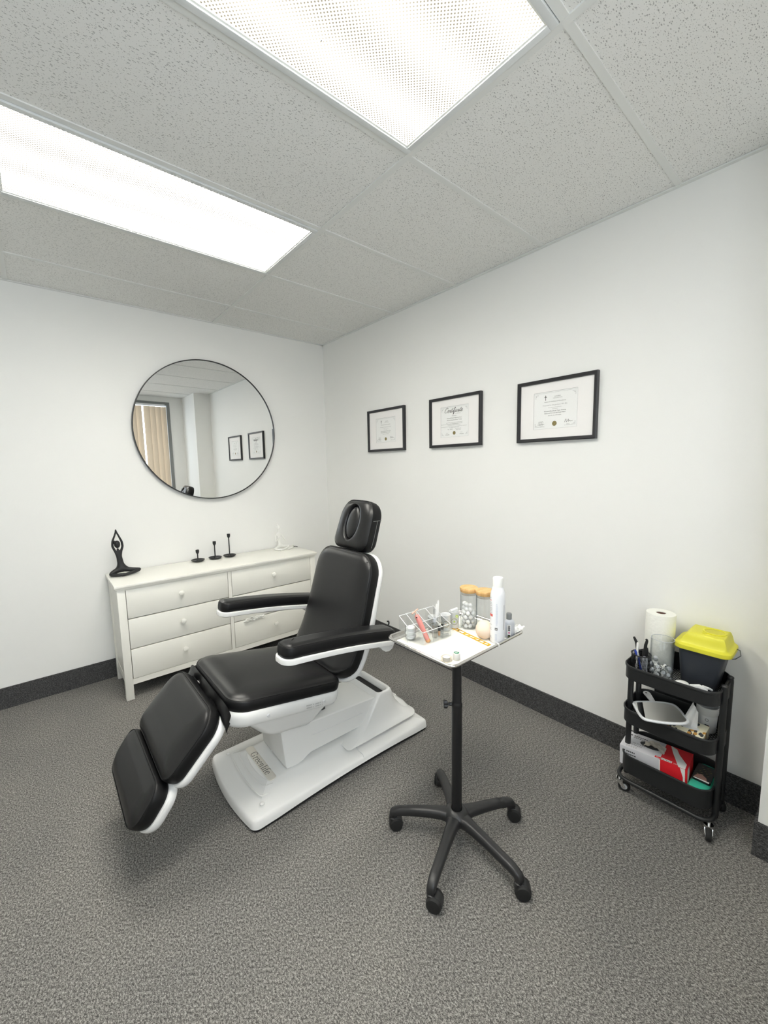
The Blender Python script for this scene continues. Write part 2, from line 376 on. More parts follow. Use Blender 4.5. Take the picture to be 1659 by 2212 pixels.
# ------------------------------------------------------------ room shell
struct('floor', MB().box(XL-.1, .1, YF-.1, .1, -.1, 0), FLOOR)
struct('wall_back', MB().box(XL-.1, .1, 0, .1, 0, H+.25), WALL)
PX, PY = -.235, -3.293
struct('wall_right', MB().box(0, .1, YF-.1, 0, 0, H+.25).box(PX, 0, YF, PY, 0, H+.25), WALL)
struct('wall_left', MB().box(XL-.1, XL, YF-.1, .1, 0, H+.25), WALL)
wx0, wx1, wz0, wz1 = -3.35, -.43, .85, 2.58
struct('wall_front', MB().box(XL, wx0, YF-.1, YF, 0, H+.25).box(wx1, PX, YF-.1, YF, 0, H+.25).box(wx0, wx1, YF-.1, YF, 0, wz0).box(wx0, wx1, YF-.1, YF, wz1, H+.25), WALL)
def baseb(name, mb): return struct(name, mb, BASE)
hb, bt_ = .137, .010
baseb('baseboard_back', MB().box(XL, 0, -bt_, 0, 0, hb))
baseb('baseboard_right', MB().box(-bt_, 0, PY, -bt_, 0, hb).box(PX-bt_, -bt_, PY, PY+bt_, 0, hb).box(PX-bt_, PX, YF, PY, 0, hb))
baseb('baseboard_left', MB().box(XL, XL+bt_, YF, -bt_, 0, hb))
baseb('baseboard_front', MB().box(XL+bt_, PX-bt_, YF, YF+bt_, 0, hb))
# window
win = struct('window_1', MB().box(wx0, wx1, YF-.075, YF-.069, wz0, wz1), CLEAR)
fr = MB()
for a in ((wx0, wx0+.05, wz0, wz1), (wx1-.05, wx1, wz0, wz1), (wx0+.05, wx1-.05, wz0, wz0+.05), (wx0+.05, wx1-.05, wz1-.05, wz1)):
    fr.box(a[0], a[1], YF-.09, YF+.012, a[2], a[3])
for xm in (-1.42, -2.38): fr.box(xm-.02, xm+.02, YF-.088, YF-.078, wz0+.05, wz1-.05)
struct('window_frame', fr, WINF, win)
bl = thing('vertical_blinds', 'beige vertical slat blinds hanging in front of the bright window, seen in the round mirror', 'blinds', (-1.9, YF+.05, wz1-.05))
build('headrail', MB().box(wx0+.05, wx1-.08, YF+.02, YF+.06, wz1-.075, wz1-.045), WPL, bl)
sl = MB(); x = wx1-.105; k = 0
while x > wx0+.12:
    a = radians(17+6*sin(k*1.7)); w_ = .044
    if k == 4: x -= .035
    if x < -1.45 and x > wx0+.7: x -= .077; k += 1; continue   # the unseen left half is set open to let in more daylight
    if x < wx0+.7: a = radians(86)
    pts = []
    for i in range(5):
        q = -w_+2*w_*i/4; cv = .006*(1-(q/w_)**2)
        pts.append((x+q*cos(a)-cv*sin(a), YF+.04+q*sin(a)+cv*cos(a)))
    sl = MB()
    for i in range(4):
        (xa, ya), (xb, yb) = pts[i], pts[i+1]; sl.add([(xa, ya, wz0-.05), (xb, yb, wz0-.05), (xb, yb, wz1-.08), (xa, ya, wz1-.08)], [(0, 1, 2, 3)])
    build('slat', sl, BLIND, bl)
    x -= .077 if x > wx0+.7 else .03; k += 1

# ------------------------------------------------------------ ceiling: recessed tiles on a 2x4 grid
T = .6096; w1 = 1.0227; y0 = .4193; TB = .012
gy = [-(y0+i*T) for i in range(0, 7)]; gx = [-w1, -w1-2*T, -w1-4*T]
cells_l = [(gx[1], gx[0], gy[2], gy[1]), (gx[1], gx[0], gy[4], gy[3])]
cm = MB(); xs = [0]+[g for g in gx if g > XL]+[XL]; ys = [0]+[g for g in gy if g > YF]+[YF]
for i in range(len(xs)-1):
    for j in range(len(ys)-1):
        if any(abs(xs[i+1]-c[0]) < 1e-3 and abs(ys[j+1]-c[2]) < 1e-3 for c in cells_l): continue
        cm.box(xs[i+1]+.004, xs[i]-.004, ys[j+1]+.004, ys[j]-.004, H+.005, H+.02)
cm.box(XL-.1, .1, YF-.1, .1, H+.16, H+.2)
ceil = struct('ceiling', cm, TILE)
gr = MB()
for g in xs[1:-1]: gr.box(g-TB, g+TB, YF, 0, H, H+.03)
for g in ys[1:-1]:
    for i in range(len(xs)-1):
        gr.box(xs[i+1]+(TB if i < len(xs)-2 else 0), xs[i]-(TB if i else 0), g-TB, g+TB, H+.0006, H+.03)
struct('ceiling_grid', gr, GRID, ceil)
wa = MB().box(XL, 0, -.019, 0, H-.002, H+.004).box(-.019, 0, YF, 0, H-.002, H+.004).box(XL, XL+.019, YF, 0, H-.002, H+.004).box(XL, 0, YF, YF+.019, H-.002, H+.004)
struct('wall_angle', wa, GRID, ceil)
def troffer(c, label):
    x0, x1, ya, yb = c; x0 += TB+.002; x1 -= TB+.002; ya += TB+.002; yb -= TB+.002
    cx, cy = (x0+x1)/2, (ya+yb)/2
    t = thing('ceiling_light', label, 'ceiling light', (cx, cy, H), 'recessed ceiling lights')
    f = MB(); w_ = .021
    for a in ((x0, x1, ya, ya+w_), (x0, x1, yb-w_, yb), (x0, x0+w_, ya+w_, yb-w_), (x1-w_, x1, ya+w_, yb-w_)): f.box(*a, H-.006, H+.012, .0015)
    build('frame', f, FIX, t)
    e = MB(); w2 = w_+.006
    for a in ((x0+w_, x1-w_, ya+w_, ya+w2), (x0+w_, x1-w_, yb-w2, yb-w_), (x0+w_, x0+w2, ya+w2, yb-w2), (x1-w2, x1-w_, ya+w2, yb-w2)): e.box(*a, H-.001, H+.010)
    build('lens_border', e, LENSEDGE, t)
    build('housing', MB().box(x0+.004, x1-.004, ya+.004, yb-.004, H+.013, H+.12), FIX, t)
    build('lens', MB().box(x0+w2, x1-w2, ya+w2, yb-w2, H+.002, H+.005), LENS, t, smooth=0)
    for i in range(9):
        sp = MB()
        px, py = random.uniform(x0+.1, x1-.05), random.choice((random.uniform(ya+.04, ya+.16), random.uniform(ya+.05, yb-.05)))
        rr_ = random.uniform(.001, .0028); sp.add([(px+rr_*cos(a)*random.uniform(.7, 1.2), py+rr_*sin(a), H+.0017) for a in [k_*pi/3 for k_ in range(6)]], [tuple(range(6))])
        build('dust_speck', sp, INK, t, smooth=0)
troffer(cells_l[0], 'recessed ceiling light panel nearer the mirror wall, its left end cut off')
troffer(cells_l[1], 'recessed ceiling light panel cut by the top edge, nearest the viewer')

# ------------------------------------------------------------ round mirror
MX, MZ, MR = -1.100, 1.808, .548
mir = thing('round_mirror', 'large round wall mirror with thin black rim above the white dresser', 'mirror', (MX, 0, MZ))
RM = Matrix.Rotation(radians(90), 3, 'X')
build('rim', MB().lathe((MX, -.001, MZ), [(MR-.007, 0), (MR, 0), (MR, .026), (MR-.007, .026), (MR-.007, 0)], 128, False, False, RM), BLACKF, mir)
build('glass', MB().lathe((MX, -.001, MZ), [(MR-.0072, .002), (MR-.0072, .020)], 128, True, True, RM), MIRROR, mir, smooth=30)
mir.location.y = -.0045; mir.rotation_euler = (0, 0, .006)   # hangs a touch off parallel

# ------------------------------------------------------------ framed certificates (face -x; reading runs towards -y)
EX, EY = (0, -1, 0), (0, 0, 1)
def squiggle(mb, o, x, y, w, h, n, wd):
    pts = []
    for i in range(n+1): pts.append((x+w*i/n+random.uniform(-.3, .3)*w/n, y+h*(.5 if i % 2 else -.5)*random.uniform(.4, 1.1)))
    stroke(mb, o, EX, EY, pts, wd)
def linetext(mb, s, o, y, size, sq=1.0, x=0): text(mb, s, o, EX, EY, size, squeeze=sq) if False else text(mb, s, (o[0], o[1]-x, o[2]+y), EX, EY, size, squeeze=sq)
def certificate(yc, zc, w, h, label, style, pw, ph):
    t = thing('framed_certificate', label, 'certificate', (0, yc, zc), 'framed certificates on the right wall')
    f = MB(); b, d = .019, .022
    # mitred frame profile
    prof = [(0, 0), (0, d), (.003, d+.002), (b-.002, d-.001), (b, d-.006), (b, .004)]
    R = []
    for ins, dep in prof:
        R.append([(-.001-dep, yc+sy*(w/2-ins), zc+sz*(h/2-ins)) for sy, sz in ((1, -1), (1, 1), (-1, 1), (-1, -1))])
    f.rings(R, False, False); build('frame', f, BLACKF, t, smooth=20)
    build('mat_board', MB().box(-.012, -.003, yc-w/2+b-.001, yc+w/2-b+.001, zc-h/2+b-.001, zc+h/2-b+.001), MATB, t, smooth=0)
    build('paper', MB().box(-.0125, -.012, yc-pw/2, yc+pw/2, zc-ph/2, zc+ph/2), PAPER, t, smooth=0)
    o = (-.0128, yc, zc); k = MB(); hw, hh = pw/2, ph/2
    k.use(INKL)
    stroke(k, o, EX, EY, [(-hw, hh), (hw, hh)], .0016, smoothn=0); stroke(k, o, EX, EY, [(-hw+.002, hh-.006), (hw-.002, hh-.006)], .0009, smoothn=0)
    stroke(k, o, EX, EY, [(-hw, -hh), (-hw, hh)], .0016, smoothn=0); stroke(k, o, EX, EY, [(hw, -hh), (hw, hh)], .0007, smoothn=0)
    stroke(k, o, EX, EY, [(-hw, -hh), (hw, -hh)], .0007, smoothn=0)
    for sx, sy in ((-1, 1), (1, 1), (1, -1), (-1, -1)):
        cx, cy = sx*(hw-.008), sy*(hh-.012)
        for q in (0, .004): stroke(k, o, EX, EY, [(cx-sx*q, cy-sy*(.02)), (cx-sx*q, cy-sy*q), (cx-sx*.02, cy-sy*q)], .0009, smoothn=0)
        disc(k, o, EX, EY, (cx-sx*.007, cy-sy*.007), .002)
    k.use(INK)
    if style == 'script':
        # hand-drawn script heading "Certificate"
        k.use(INKD); x0 = -.082; y = hh-.040; s = .0165
        G = {'C': [[(1.3, 1.5), (1.15, 1.9), (.6, 1.9), (0, 1.1), (-.1, .3), (.4, -.05), (1.0, .25)]],
             'e': [[(-.05, .45), (.45, .6), (.5, .95), (.2, .95), (0, .45), (.15, 0), (.5, .05), (.8, .4)]],
             'r': [[(-.1, .4), (.2, .95), (.35, .85), (.5, .8), (.35, .2), (.5, 0), (.8, .4)]],
             't': [[(.45, 1.6), (.15, .3), (.3, 0), (.6, .3)], [(.1, 1.05), (.65, 1.1)]],
             'i': [[(.3, .95), (.15, .25), (.3, 0), (.6, .4)], [(.38, 1.3), (.42, 1.4)]],
             'f': [[(-.1, .4), (.6, 1.5), (.65, 1.9), (.45, 1.7), (.1, -.5), (.1, -.9), (.4, -.4), (.35, .1), (.7, .4)]],
             'c': [[(.6, .8), (.4, .98), (.05, .6), (.1, .08), (.4, .03), (.75, .4)]],
             'a': [[(.6, .85), (.3, .95), (0, .4), (.2, 0), (.45, .3), (.65, .95)], [(.63, .9), (.5, .2), (.65, 0), (.9, .4)]]}
        adv = {'C': 1.2, 'e': .72, 'r': .72, 't': .55, 'i': .52, 'f': .68, 'c': .68, 'a': .82}
        for ch in 'Certificate':
            for st in G[ch]: stroke(k, o, EX, EY, [(x0+(px+py*.25)*s, y+py*s) for px, py in st], .001, pen=(.0034, .0011))
            x0 += adv[ch]*s*1.22
        k.use(INK); linetext(k, 'OF COMPLETION', o, hh-.052, .0058, x=.03)
        k.use(INKD); linetext(k, 'Presented to', o, hh-.066, .0075)
        linetext(k, 'Advanced Practice Registered Nurse', o, hh-.081, .0088); linetext(k, 'Advanced Injection & Laser Therapy', o, hh-.094, .0088)
        k.use(INK)
        for i, wl in enumerate((.19, .17, .15)): linetext(k, 'has successfully completed all requirements of the course in full'[:int(62*wl/.19)], o, hh-.110-.0085*i, .0058)
        stroke(k, o, EX, EY, [(-hw, hh-.118), (hw*.6, hh-.118)], .0008, smoothn=0); stroke(k, o, EX, EY, [(-hw, hh-.135), (hw*.9, hh-.135)], .0008, smoothn=0)
        linetext(k, 'this certificate is issued and recorded', o, hh-.143, .0056)
        linetext(k, 'Date:  30/05/22', o, hh-.155, .007, x=-.035); linetext(k, 'Educational Director', o, hh-.152, .006, x=.035); linetext(k, 'Medical Training', o, hh-.160, .006, x=.035)
        for sx in (-1, 1):
            linetext(k, 'signature', o, -hh+.026, .005, x=sx*.062); k.use(INKD); squiggle(k, o, sx*.062-.016, -hh+.016, .034, .004, 9, .0014); k.use(INK)
        sr, sc_ = .0125, (0, -hh+.026)
    else:
        k.use(INKD)
        for st in ([(0, .016), (0, -.012)], [(-.0075, .006), (.0075, .006)], [(-.003, .012), (.003, .012)]):
            stroke(k, o, EX, EY, [(-.045*pw/.205+a, hh-.034+b_) for a, b_ in st], .0026, smoothn=0)
        k.use(INK)
        linetext(k, 'ACADEMY', o, hh-.031, .0075, 1.0, x=.012*pw/.205); linetext(k, 'MEDICAL AESTHETICS', o, hh-.039, .0052, 1.0, x=.012*pw/.205)
        linetext(k, 'Advanced Certificate of Completion', o, hh-.057, .0076, pw/.225)
        k.use(INKL); linetext(k, 'Presented to the graduate, RN, BSc', o, hh-.076, .0088, pw/.225); linetext(k, 'has completed all requirements', o, hh-.088, .0058); linetext(k, 'of the course', o, hh-.096, .0058)
        k.use(INKD); linetext(k, 'Advanced Botulinum Toxin Training', o, hh-.108, .0078, pw/.225); linetext(k, 'Advanced Dermal and Facial Fillers', o, hh-.119, .0078, pw/.225)
        k.use(INK); linetext(k, 'dated this day of November', o, hh-.131, .0066)
        a = hw*.62
        for dx in (0, .009, .018): stroke(k, o, EX, EY, [(-a-.02+dx, -hh+.022), (-a-.014+dx, -hh+.042), (-a-.008+dx, -hh+.036), (-a-.013+dx, -hh+.022), (-a-.002+dx, -hh+.028)], .0009)
        stroke(k, o, EX, EY, [(-a-.022, -hh+.022), (-a+.018, -hh+.025)], .0007)
        k.use(INKD); stroke(k, o, EX, EY, [(a-.02, -hh+.028), (a-.012, -hh+.044), (a-.01, -hh+.028), (a-.004, -hh+.034), (a+.002, -hh+.042), (a+.001, -hh+.029), (a+.008, -hh+.036), (a+.012, -hh+.03), (a+.024, -hh+.034)], .0015)
        k.use(INK)
        for sx in (-1, 1): linetext(k, 'Director', o, -hh+.0165, .0046, x=sx*a); linetext(k, 'Dr. Medical Educator', o, -hh+.011, .0046, x=sx*a)
        sr, sc_ = .0135, (0, -hh+.026)
    build('lettering', k, None, t, smooth=0)
    g = MB().use(GOLDS)
    pts = []
    for i in range(40):
        rr_ = sr*(1 if i % 2 else .94); pts.append(place2(o, EX, EY, (sc_[0]+rr_*cos(2*pi*i/40), sc_[1]+rr_*sin(2*pi*i/40)), .0007))
    g.add(pts, [tuple(range(40))]); g.use(GOLDS2); disc(g, o, EX, EY, sc_, sr*.72, .0009, r0=sr*.62); disc(g, o, EX, EY, sc_, sr*.2, .0009, 8)
    build('gold_seal', g, None, t, smooth=0)
certificate(-.921, 1.789, .452, .340, 'framed certificate nearest the room corner, portrait-looking plain sheet with faint grey text', 'cross', .238, .195)
certificate(-1.634, 1.790, .446, .340, 'middle framed certificate with the large script heading reading Certificate', 'script', .240, .205)
certificate(-2.338, 1.787, .447, .338, 'framed certificate nearest the viewer, small black cross crest above its text', 'cross', .245, .200)

# ------------------------------------------------------------ dresser
dx0, dx1, dyb, dyf, dz = -1.890, -.421, -.020, -.462, .775
dr = thing('dresser', 'long white six-drawer dresser under the round mirror', 'dresser', ((dx0+dx1)/2, (dyb+dyf)/2, 0))
tm = MB(); tm.box(dx0, dx1, dyf, dyb, dz-.018, dz, .003).box(dx0+.006, dx1-.006, dyf+.006, dyb, dz-.028, dz-.018)
build('top', tm, WHITEL, dr)
fx0, fx1, ff = dx0+.014, dx1-.014, dyf+.016   # carcass outer faces
lw = .045
for px in (fx0, fx1-lw):
    for py in (ff, dyb-.005-lw):
        build('leg', MB().box(px, px+lw, py, py+lw, 0, dz-.028, .0015), WHITEL, dr)
xc = (-1.18-1.153)/2; dlow = .135
for px in (fx0+.006, fx1-.026): build('side_panel', MB().box(px+.002, px+.014, ff+lw, dyb-.05, .149, dz-.028).box(px, px+.02, ff+lw, dyb-.05, .10, .15), WHITEL, dr)
cf = MB(); cf.box(fx0+lw, fx1-lw, ff+.004, ff+.022, dlow-.036, dlow).box(fx0+lw, fx1-lw, ff+.004, ff+.022, dz-.040, dz-.028)
cf.box(xc-.012, xc+.012, ff+.003, ff+.022, dlow, dz-.04)
build('face_rail', cf, WHITEL, dr)
build('gap_shade_backing', MB().box(fx0+.03, fx1-.03, ff+.024, dyb-.02, .13, dz-.03), GAP, dr)  # dark block whose colour stands in for the shade in the drawer gaps
rows = [(.7365, .5455), (.5405, .3415), (.3365, .1375)]
for (za, zb) in rows:
    for xa, xb in ((fx0+lw+.003, xc-.0145), (xc+.0145, fx1-lw-.003)):
        d_ = build('drawer', MB().box(xa+.0008, xb-.0008, ff+.004, ff+.022, zb, za-.0015, .0012), WHITEL, dr)
        kx, kz = (xa+xb)/2, (za+zb)/2+.012
        if xa > xc: kx -= .005
        build('knob', MB().lathe((kx, ff+.004, kz), [(.007, 0), (.0065, -.008), (.008, -.012), (.0165, -.016), (.018, -.021), (.0165, -.027), (.010, -.030), (.001, -.031)], 24, True, True, Matrix.Rotation(radians(-90), 3, 'X')), WHITEL, d_)
# white filigree trinket hanging at the middle drawer seam
k = MB(); o = (-1.075, ff-.002, .333); ex, ey = (1, 0, 0), (0, 0, 1)
def loop(mb, cx, cz, w, h, ph=0, r=.003, n=14):
    mb.tube([(cx+w*cos(2*pi*i/n+ph), ff-.006-.002*sin(i), cz+h*sin(2*pi*i/n+ph)) for i in range(n)], r, 8, True)
for cx, w, h, ph in ((-1.05, .022, .012, .4), (-1.022, .013, .015, .2), (-.998, .012, .009, .9), (-.975, .016, .013, .1), (-.948, .013, .010, .6), (-.925, .012, .013, 0)):
    loop(k, cx, .334+.004*sin(cx*90), w, h, ph)
k.tube([(-1.085, ff-.005, .326), (-1.05, ff-.009, .335), (-1.0, ff-.006, .330), (-.95, ff-.009, .339), (-.905, ff-.005, .337)], .0035, 8)
k.tube([(-1.01, ff-.003, .340), (-1.01, ff+.003, .3395), (-.96, ff+.003, .3395), (-.96, ff-.003, .340)], .0018, 6)
tag(build('hair_clip', k, STONEW, loc=(-1.0, ff, .333)), 'small white openwork hair clip caught on the drawer seam under the armrest', 'clip')

def candle(x, y, hgt, label):
    t = thing('candle_holder', label, 'candle holder', (x, y, dz), 'black candle holders on the dresser')
    build('dish', MB().lathe((x, y, dz), [(.030, 0), (.036, .002), (.047, .009), (.0505, .0145), (.049, .0155), (.045, .011), (.035, .0055), (.013, .005), (.011, .013), (.006, .017)], 40), BLKM, t)
    build('stem', MB().lathe((x, y, dz), [(.0055, .012), (.0045, .03), (.0045, hgt-.035), (.006, hgt-.03)], 16), BLKM, t)
    build('cup', MB().lathe((x, y, dz), [(.004, hgt-.036), (.0095, hgt-.026), (.0125, hgt-.018), (.0128, hgt), (.0105, hgt), (.0100, hgt-.018), (.001, hgt-.020)], 24), BLKM, t)
candle(-1.283, -.088, .093, 'shortest black metal candle holder, first from the left on the dresser')
candle(-1.150, -.088, .143, 'middle-height black metal candle holder between the short and the tall one')
candle(-1.033, -.088, .190, 'tallest black metal candle holder, nearest the white figurine')

# yoga figurines: one continuous skinned body each
def skinned(name, joints, edges, root, m_, parent=None, sub=2, loc=None, flat=None, extra=None):
    me = bpy.data.meshes.new(name); off = Vector(loc) if loc is not None else WL[parent.name]
    me.from_pydata([Vector(j[:3])-off for j in joints], edges, [])
    o = bpy.data.objects.new('tmp_body', me); COL.objects.link(o)
    md = o.modifiers.new('s', 'SKIN'); md.use_smooth_shade = True; md.branch_smoothing = .4
    for i, j in enumerate(joints):
        v = me.skin_vertices[0].data[i]; v.radius = (j[3], j[4] if len(j) > 4 else j[3]); v.use_root = (i == root)
    sb = o.modifiers.new('u', 'SUBSURF'); sb.levels = sb.render_levels = sub
    dg = bpy.context.evaluated_depsgraph_get(); ev = o.evaluated_get(dg)
    m2 = bpy.data.meshes.new_from_object(ev); bpy.data.objects.remove(o)
    m2.materials.clear(); m2.materials.append(m_)
    for p in m2.polygons: p.use_smooth = True
    if flat is not None:
        for v in m2.vertices: v.co.z = max(v.co.z, flat-off.z)
    if extra:
        bm = bmesh.new(); bm.from_mesh(m2)
        for c, r_, sc_, mx_ in extra:
            ret = bmesh.ops.create_uvsphere(bm, u_segments=20, v_segments=14, radius=r_)
            for v in ret['verts']:
                p = Vector((v.co.x*sc_[0], v.co.y*sc_[1], v.co.z*sc_[2]))
                v.co = (mx_ @ p if mx_ else p)+Vector(c)-off
        for f in bm.faces: f.smooth = True
        bm.to_mesh(m2); bm.free()
    m2.name = name
    q = bpy.data.objects.new(name, m2); COL.objects.link(q); q.location = off if parent is None else (0, 0, 0)
    if parent is not None: q.parent = parent
    WL[q.name] = off
    return q
bx, by, bz = -1.812, -.13, dz
B = lambda x, y, z, r, r2_=None: (bx+x, by+y, bz+z, r, r2_ or r)
J = [B(.010, 0, .045, .022, .026), B(.008, 0, .085, .0175, .022), B(.004, 0, .125, .0150, .019), B(.001, 0, .158, .0165, .023), B(0, 0, .175, .008), B(-.002, 0, .190, .0058),
     # arms (left of frame / right of frame)
     B(-.017, 0, .170, .0085), B(-.030, 0, .205, .0078), B(-.027, 0, .243, .0070), B(-.012, 0, .280, .0058), B(-.004, 0, .305, .0055), B(-.004, 0, .323, .0045),
     B(.019, 0, .170, .0085), B(.029, 0, .200, .0080), B(.026, 0, .235, .0076), B(.010, 0, .278, .0060), B(.000, 0, .303, .0055),
     # legs: crossed, knees wide
     B(-.030, -.012, .030, .019), B(-.055, -.025, .020, .0155), B(-.060, -.040, .015, .0120), B(-.020, -.060, .0125, .0115), B(.030, -.062, .0125, .0095),
     B(.045, -.008, .032, .019), B(.085, -.018, .028, .0150), B(.120, -.030, .026, .0120), B(.075, -.058, .018, .0115), B(.015, -.075, .013, .010), B(-.004, -.080, .0115, .0075)]
Ed = [(0, 1), (1, 2), (2, 3), (3, 4), (4, 5), (3, 6), (6, 7), (7, 8), (8, 9), (9, 10), (10, 11), (3, 12), (12, 13), (13, 14), (14, 15), (15, 16), (16, 11),
      (0, 17), (17, 18), (18, 19), (19, 20), (20, 21), (0, 22), (22, 23), (23, 24), (24, 25), (25, 26), (26, 27)]
tag(skinned('yoga_figurine', J, Ed, 0, STONEB, loc=(bx, by, bz), flat=bz,
            extra=[((bx-.002, by-.004, bz+.218), .0215, (.85, .9, 1.25), None), ((bx-.016, by+.012, bz+.232), .012, (1, 1, 1), None)]),
    'black sitting yoga figurine with arms joined overhead, at the left end of the dresser', 'figurine')
bx, by, bz = -.600, -.125, dz
J = [B(0, 0, .030, .017, .019), B(-.002, 0, .062, .0125, .016), B(-.006, 0, .100, .011, .015), B(-.010, 0, .138, .012, .019), B(-.010, 0, .158, .0055), B(-.010, -.003, .178, .0042),
     B(-.034, -.002, .134, .0065), B(-.042, -.010, .100, .0056), B(-.044, -.016, .078, .0050), B(-.028, -.035, .100, .0046), B(-.010, -.046, .124, .0042),
     B(.016, -.002, .136, .0065), B(.034, -.012, .106, .0056), B(.046, -.018, .082, .0050), B(.022, -.036, .104, .0046), B(-.002, -.046, .128, .0042),
     B(-.034, -.014, .022, .0125), B(-.062, -.022, .015, .0095), B(-.030, -.050, .011, .0075), B(.020, -.060, .009, .006),
     B(.036, -.006, .026, .0125), B(.082, -.010, .024, .0090), B(.060, -.030, .016, .008), B(.005, -.062, .010, .0068), B(-.030, -.076, .008, .0055)]
Ed = [(0, 1), (1, 2), (2, 3), (3, 4), (4, 5), (3, 6), (6, 7), (7, 8), (8, 9), (9, 10), (3, 11), (11, 12), (12, 13), (13, 14), (14, 15),
      (0, 16), (16, 17), (17, 18), (18, 19), (0, 20), (20, 21), (21, 22), (22, 23), (23, 24)]
tag(skinned('yoga_figurine', J, Ed, 0, STONEW, loc=(bx, by, bz), flat=bz,
            extra=[((bx-.010, by-.006, bz+.200), .0150, (.85, .9, 1.35), Matrix.Rotation(radians(-8), 3, 'Y')), ((bx-.014, by-.002, bz+.219), .0075, (1, 1, 1.3), None)]),
    'white sitting yoga figurine with pressed palms, at the right end of the dresser', 'figurine')
t = thing('pen_device', 'slim white pen-like device with black cord lying beside the white figurine', 'device', (-.50, -.16, dz))
a = Vector((-.560, -.197, dz+.0075)); b = Vector((-.482, -.150, dz+.0075))
build('handle', MB().tube([a, a.lerp(b, .03), a.lerp(b, .5), a.lerp(b, .97), b], [.005, .0072, .0075, .0072, .005], 14), STONEW, t)
build('cord', MB().tube(catmull([b, b+Vector((.012, .010, .000)), b+Vector((.028, .008, .004)), b+Vector((.042, -.006, -.002)), b+Vector((.045, .02, -.0045)), b+Vector((.04, .08, -.005))], 6), .0022, 8), BLACKF, t)

# ------------------------------------------------------------ treatment chair
YC = -1.685
ch = thing('treatment_chair', 'black padded treatment chair on a wide white plastic base with armrests', 'treatment chair', (-1.12, YC, 0))
# base cover
def surf(rings, mapf): return [[mapf(*p, h) for p in r] for r, h in rings]
bm_ = MB(); b0, b1, bh = -1.650, -.610, .270
def bow(x, y, z):
    v = (y-(YC+.01))/bh
    if x < -1.3: x -= .028*(1-v*v)*min(1, (-1.3-x)/.3)-.006
    if z < .02: z += .016*max(0, 1-((x+1.12)/.44)**2)
    return (x, y, z)
R = []
for ins, z in ((.006, .008), (.0, .014), (.001, .032), (.004, .044), (.010, .052), (.020, .058), (.05, .0635), (.085, .072), (.105, .080), (.118, .085), (.135, .087), (.19, .089), (.24, .089)):
    R.append([bow(x, y, z) for x, y in rr(b0, b1, YC+.01-bh, YC+.01+bh, .045, 8, ins)])
    if len(R) > 3: pass
base_ = []
# densify outline so the bowed front stays smooth
def dens(r, m=3):
    o_ = []
    for i in range(len(r)):
        a_, b_ = Vector(r[i]), Vector(r[(i+1) % len(r)])
        seg = 10 if (b_-a_).length > .1 else 1
        for q in range(seg): o_.append(a_.lerp(b_, q/seg))
    return o_
R = []
n0 = None
for ins, z in ((.008, .010), (.0, .014), (.0015, .030), (.005, .044), (.009, .0495), (.014, .0525), (.022, .055), (.05, .060), (.09, .070), (.112, .079), (.125, .086), (.140, .0895), (.19, .091), (.24, .091)):
    flat_ = [(x, y, 0) for x, y in rr(b0, b1, YC+.01-bh, YC+.01+bh, .028, 8, ins)]
    # same segment count on every ring
    o_ = []
    for i in range(len(flat_)):
        a_, b_ = Vector(flat_[i]), Vector(flat_[(i+1) % len(flat_)])
        seg = 12 if i % 9 == 8 else 1
        for q in range(seg): o_.append(a_.lerp(b_, q/seg))
    R.append([bow(p.x, p.y, z) for p in o_])
bm_.rings(R); base = build('base_cover', bm_, PLAST, ch, 50)
bb = MB(); o_ = [[bow(x, y, z)[:2]+(z if z < .005 else bow(x, y, .013)[2],) for x, y in rr(b0, b1, YC+.01-bh, YC+.01+bh, .028, 8, .010)] for z in (0, .013)]
R = []
for z in (0, .013):
    flat_ = rr(b0, b1, YC+.01-bh, YC+.01+bh, .028, 8, .007); q_ = []
    for i in range(len(flat_)):
        a_, b_ = Vector((*flat_[i], 0)), Vector((*flat_[(i+1) % len(flat_)], 0))
        seg = 12 if i % 9 == 8 else 1
        for q in range(seg): q_.append(a_.lerp(b_, q/seg))
    rr3 = []
    for p in q_:
        w_ = bow(p.x, p.y, .013); rr3.append((w_[0], w_[1], w_[2]+.004 if z else max(0, w_[2]-.016)))
    R.append(rr3)
bb.rings(R); build('rubber_skirt', bb, RUB, ch, 50)
# moulded ridges, dimples and seam on the deck
rg = MB()
for xx, hw_, zz in ((-1.585, .17, .0835), (-1.556, .135, .0900), (-1.532, .11, .0905)):
    rg.tube(catmull([(xx+.05, YC-hw_-.012, zz-.004), (xx+.008, YC-hw_, zz), (xx-.004, YC-hw_*.5, zz), (xx-.008, YC, zz), (xx-.004, YC+hw_*.5, zz), (xx+.008, YC+hw_, zz), (xx+.05, YC+hw_+.012, zz-.004)], 6), .0034, 8, squash=(.35, 1))
for sy in (-1, 1): rg.sphere((-1.583, YC+.205*sy, .071), .010, 14, 8, (1, 1, .35))
build('deck_ridge', rg, PLAST, ch)
sm2 = MB(); sm2.tube(catmull([(-1.06, YC-.15, .0915), (-1.07, YC-.175, .0785), (-1.075, YC-.215, .066), (-1.070, YC-.240, .0605), (-1.07, YC-.252, .046), (-1.07, YC-.2525, .022)], 6), .0016, 6)
build('cover_seam', sm2, PLASTG, ch)
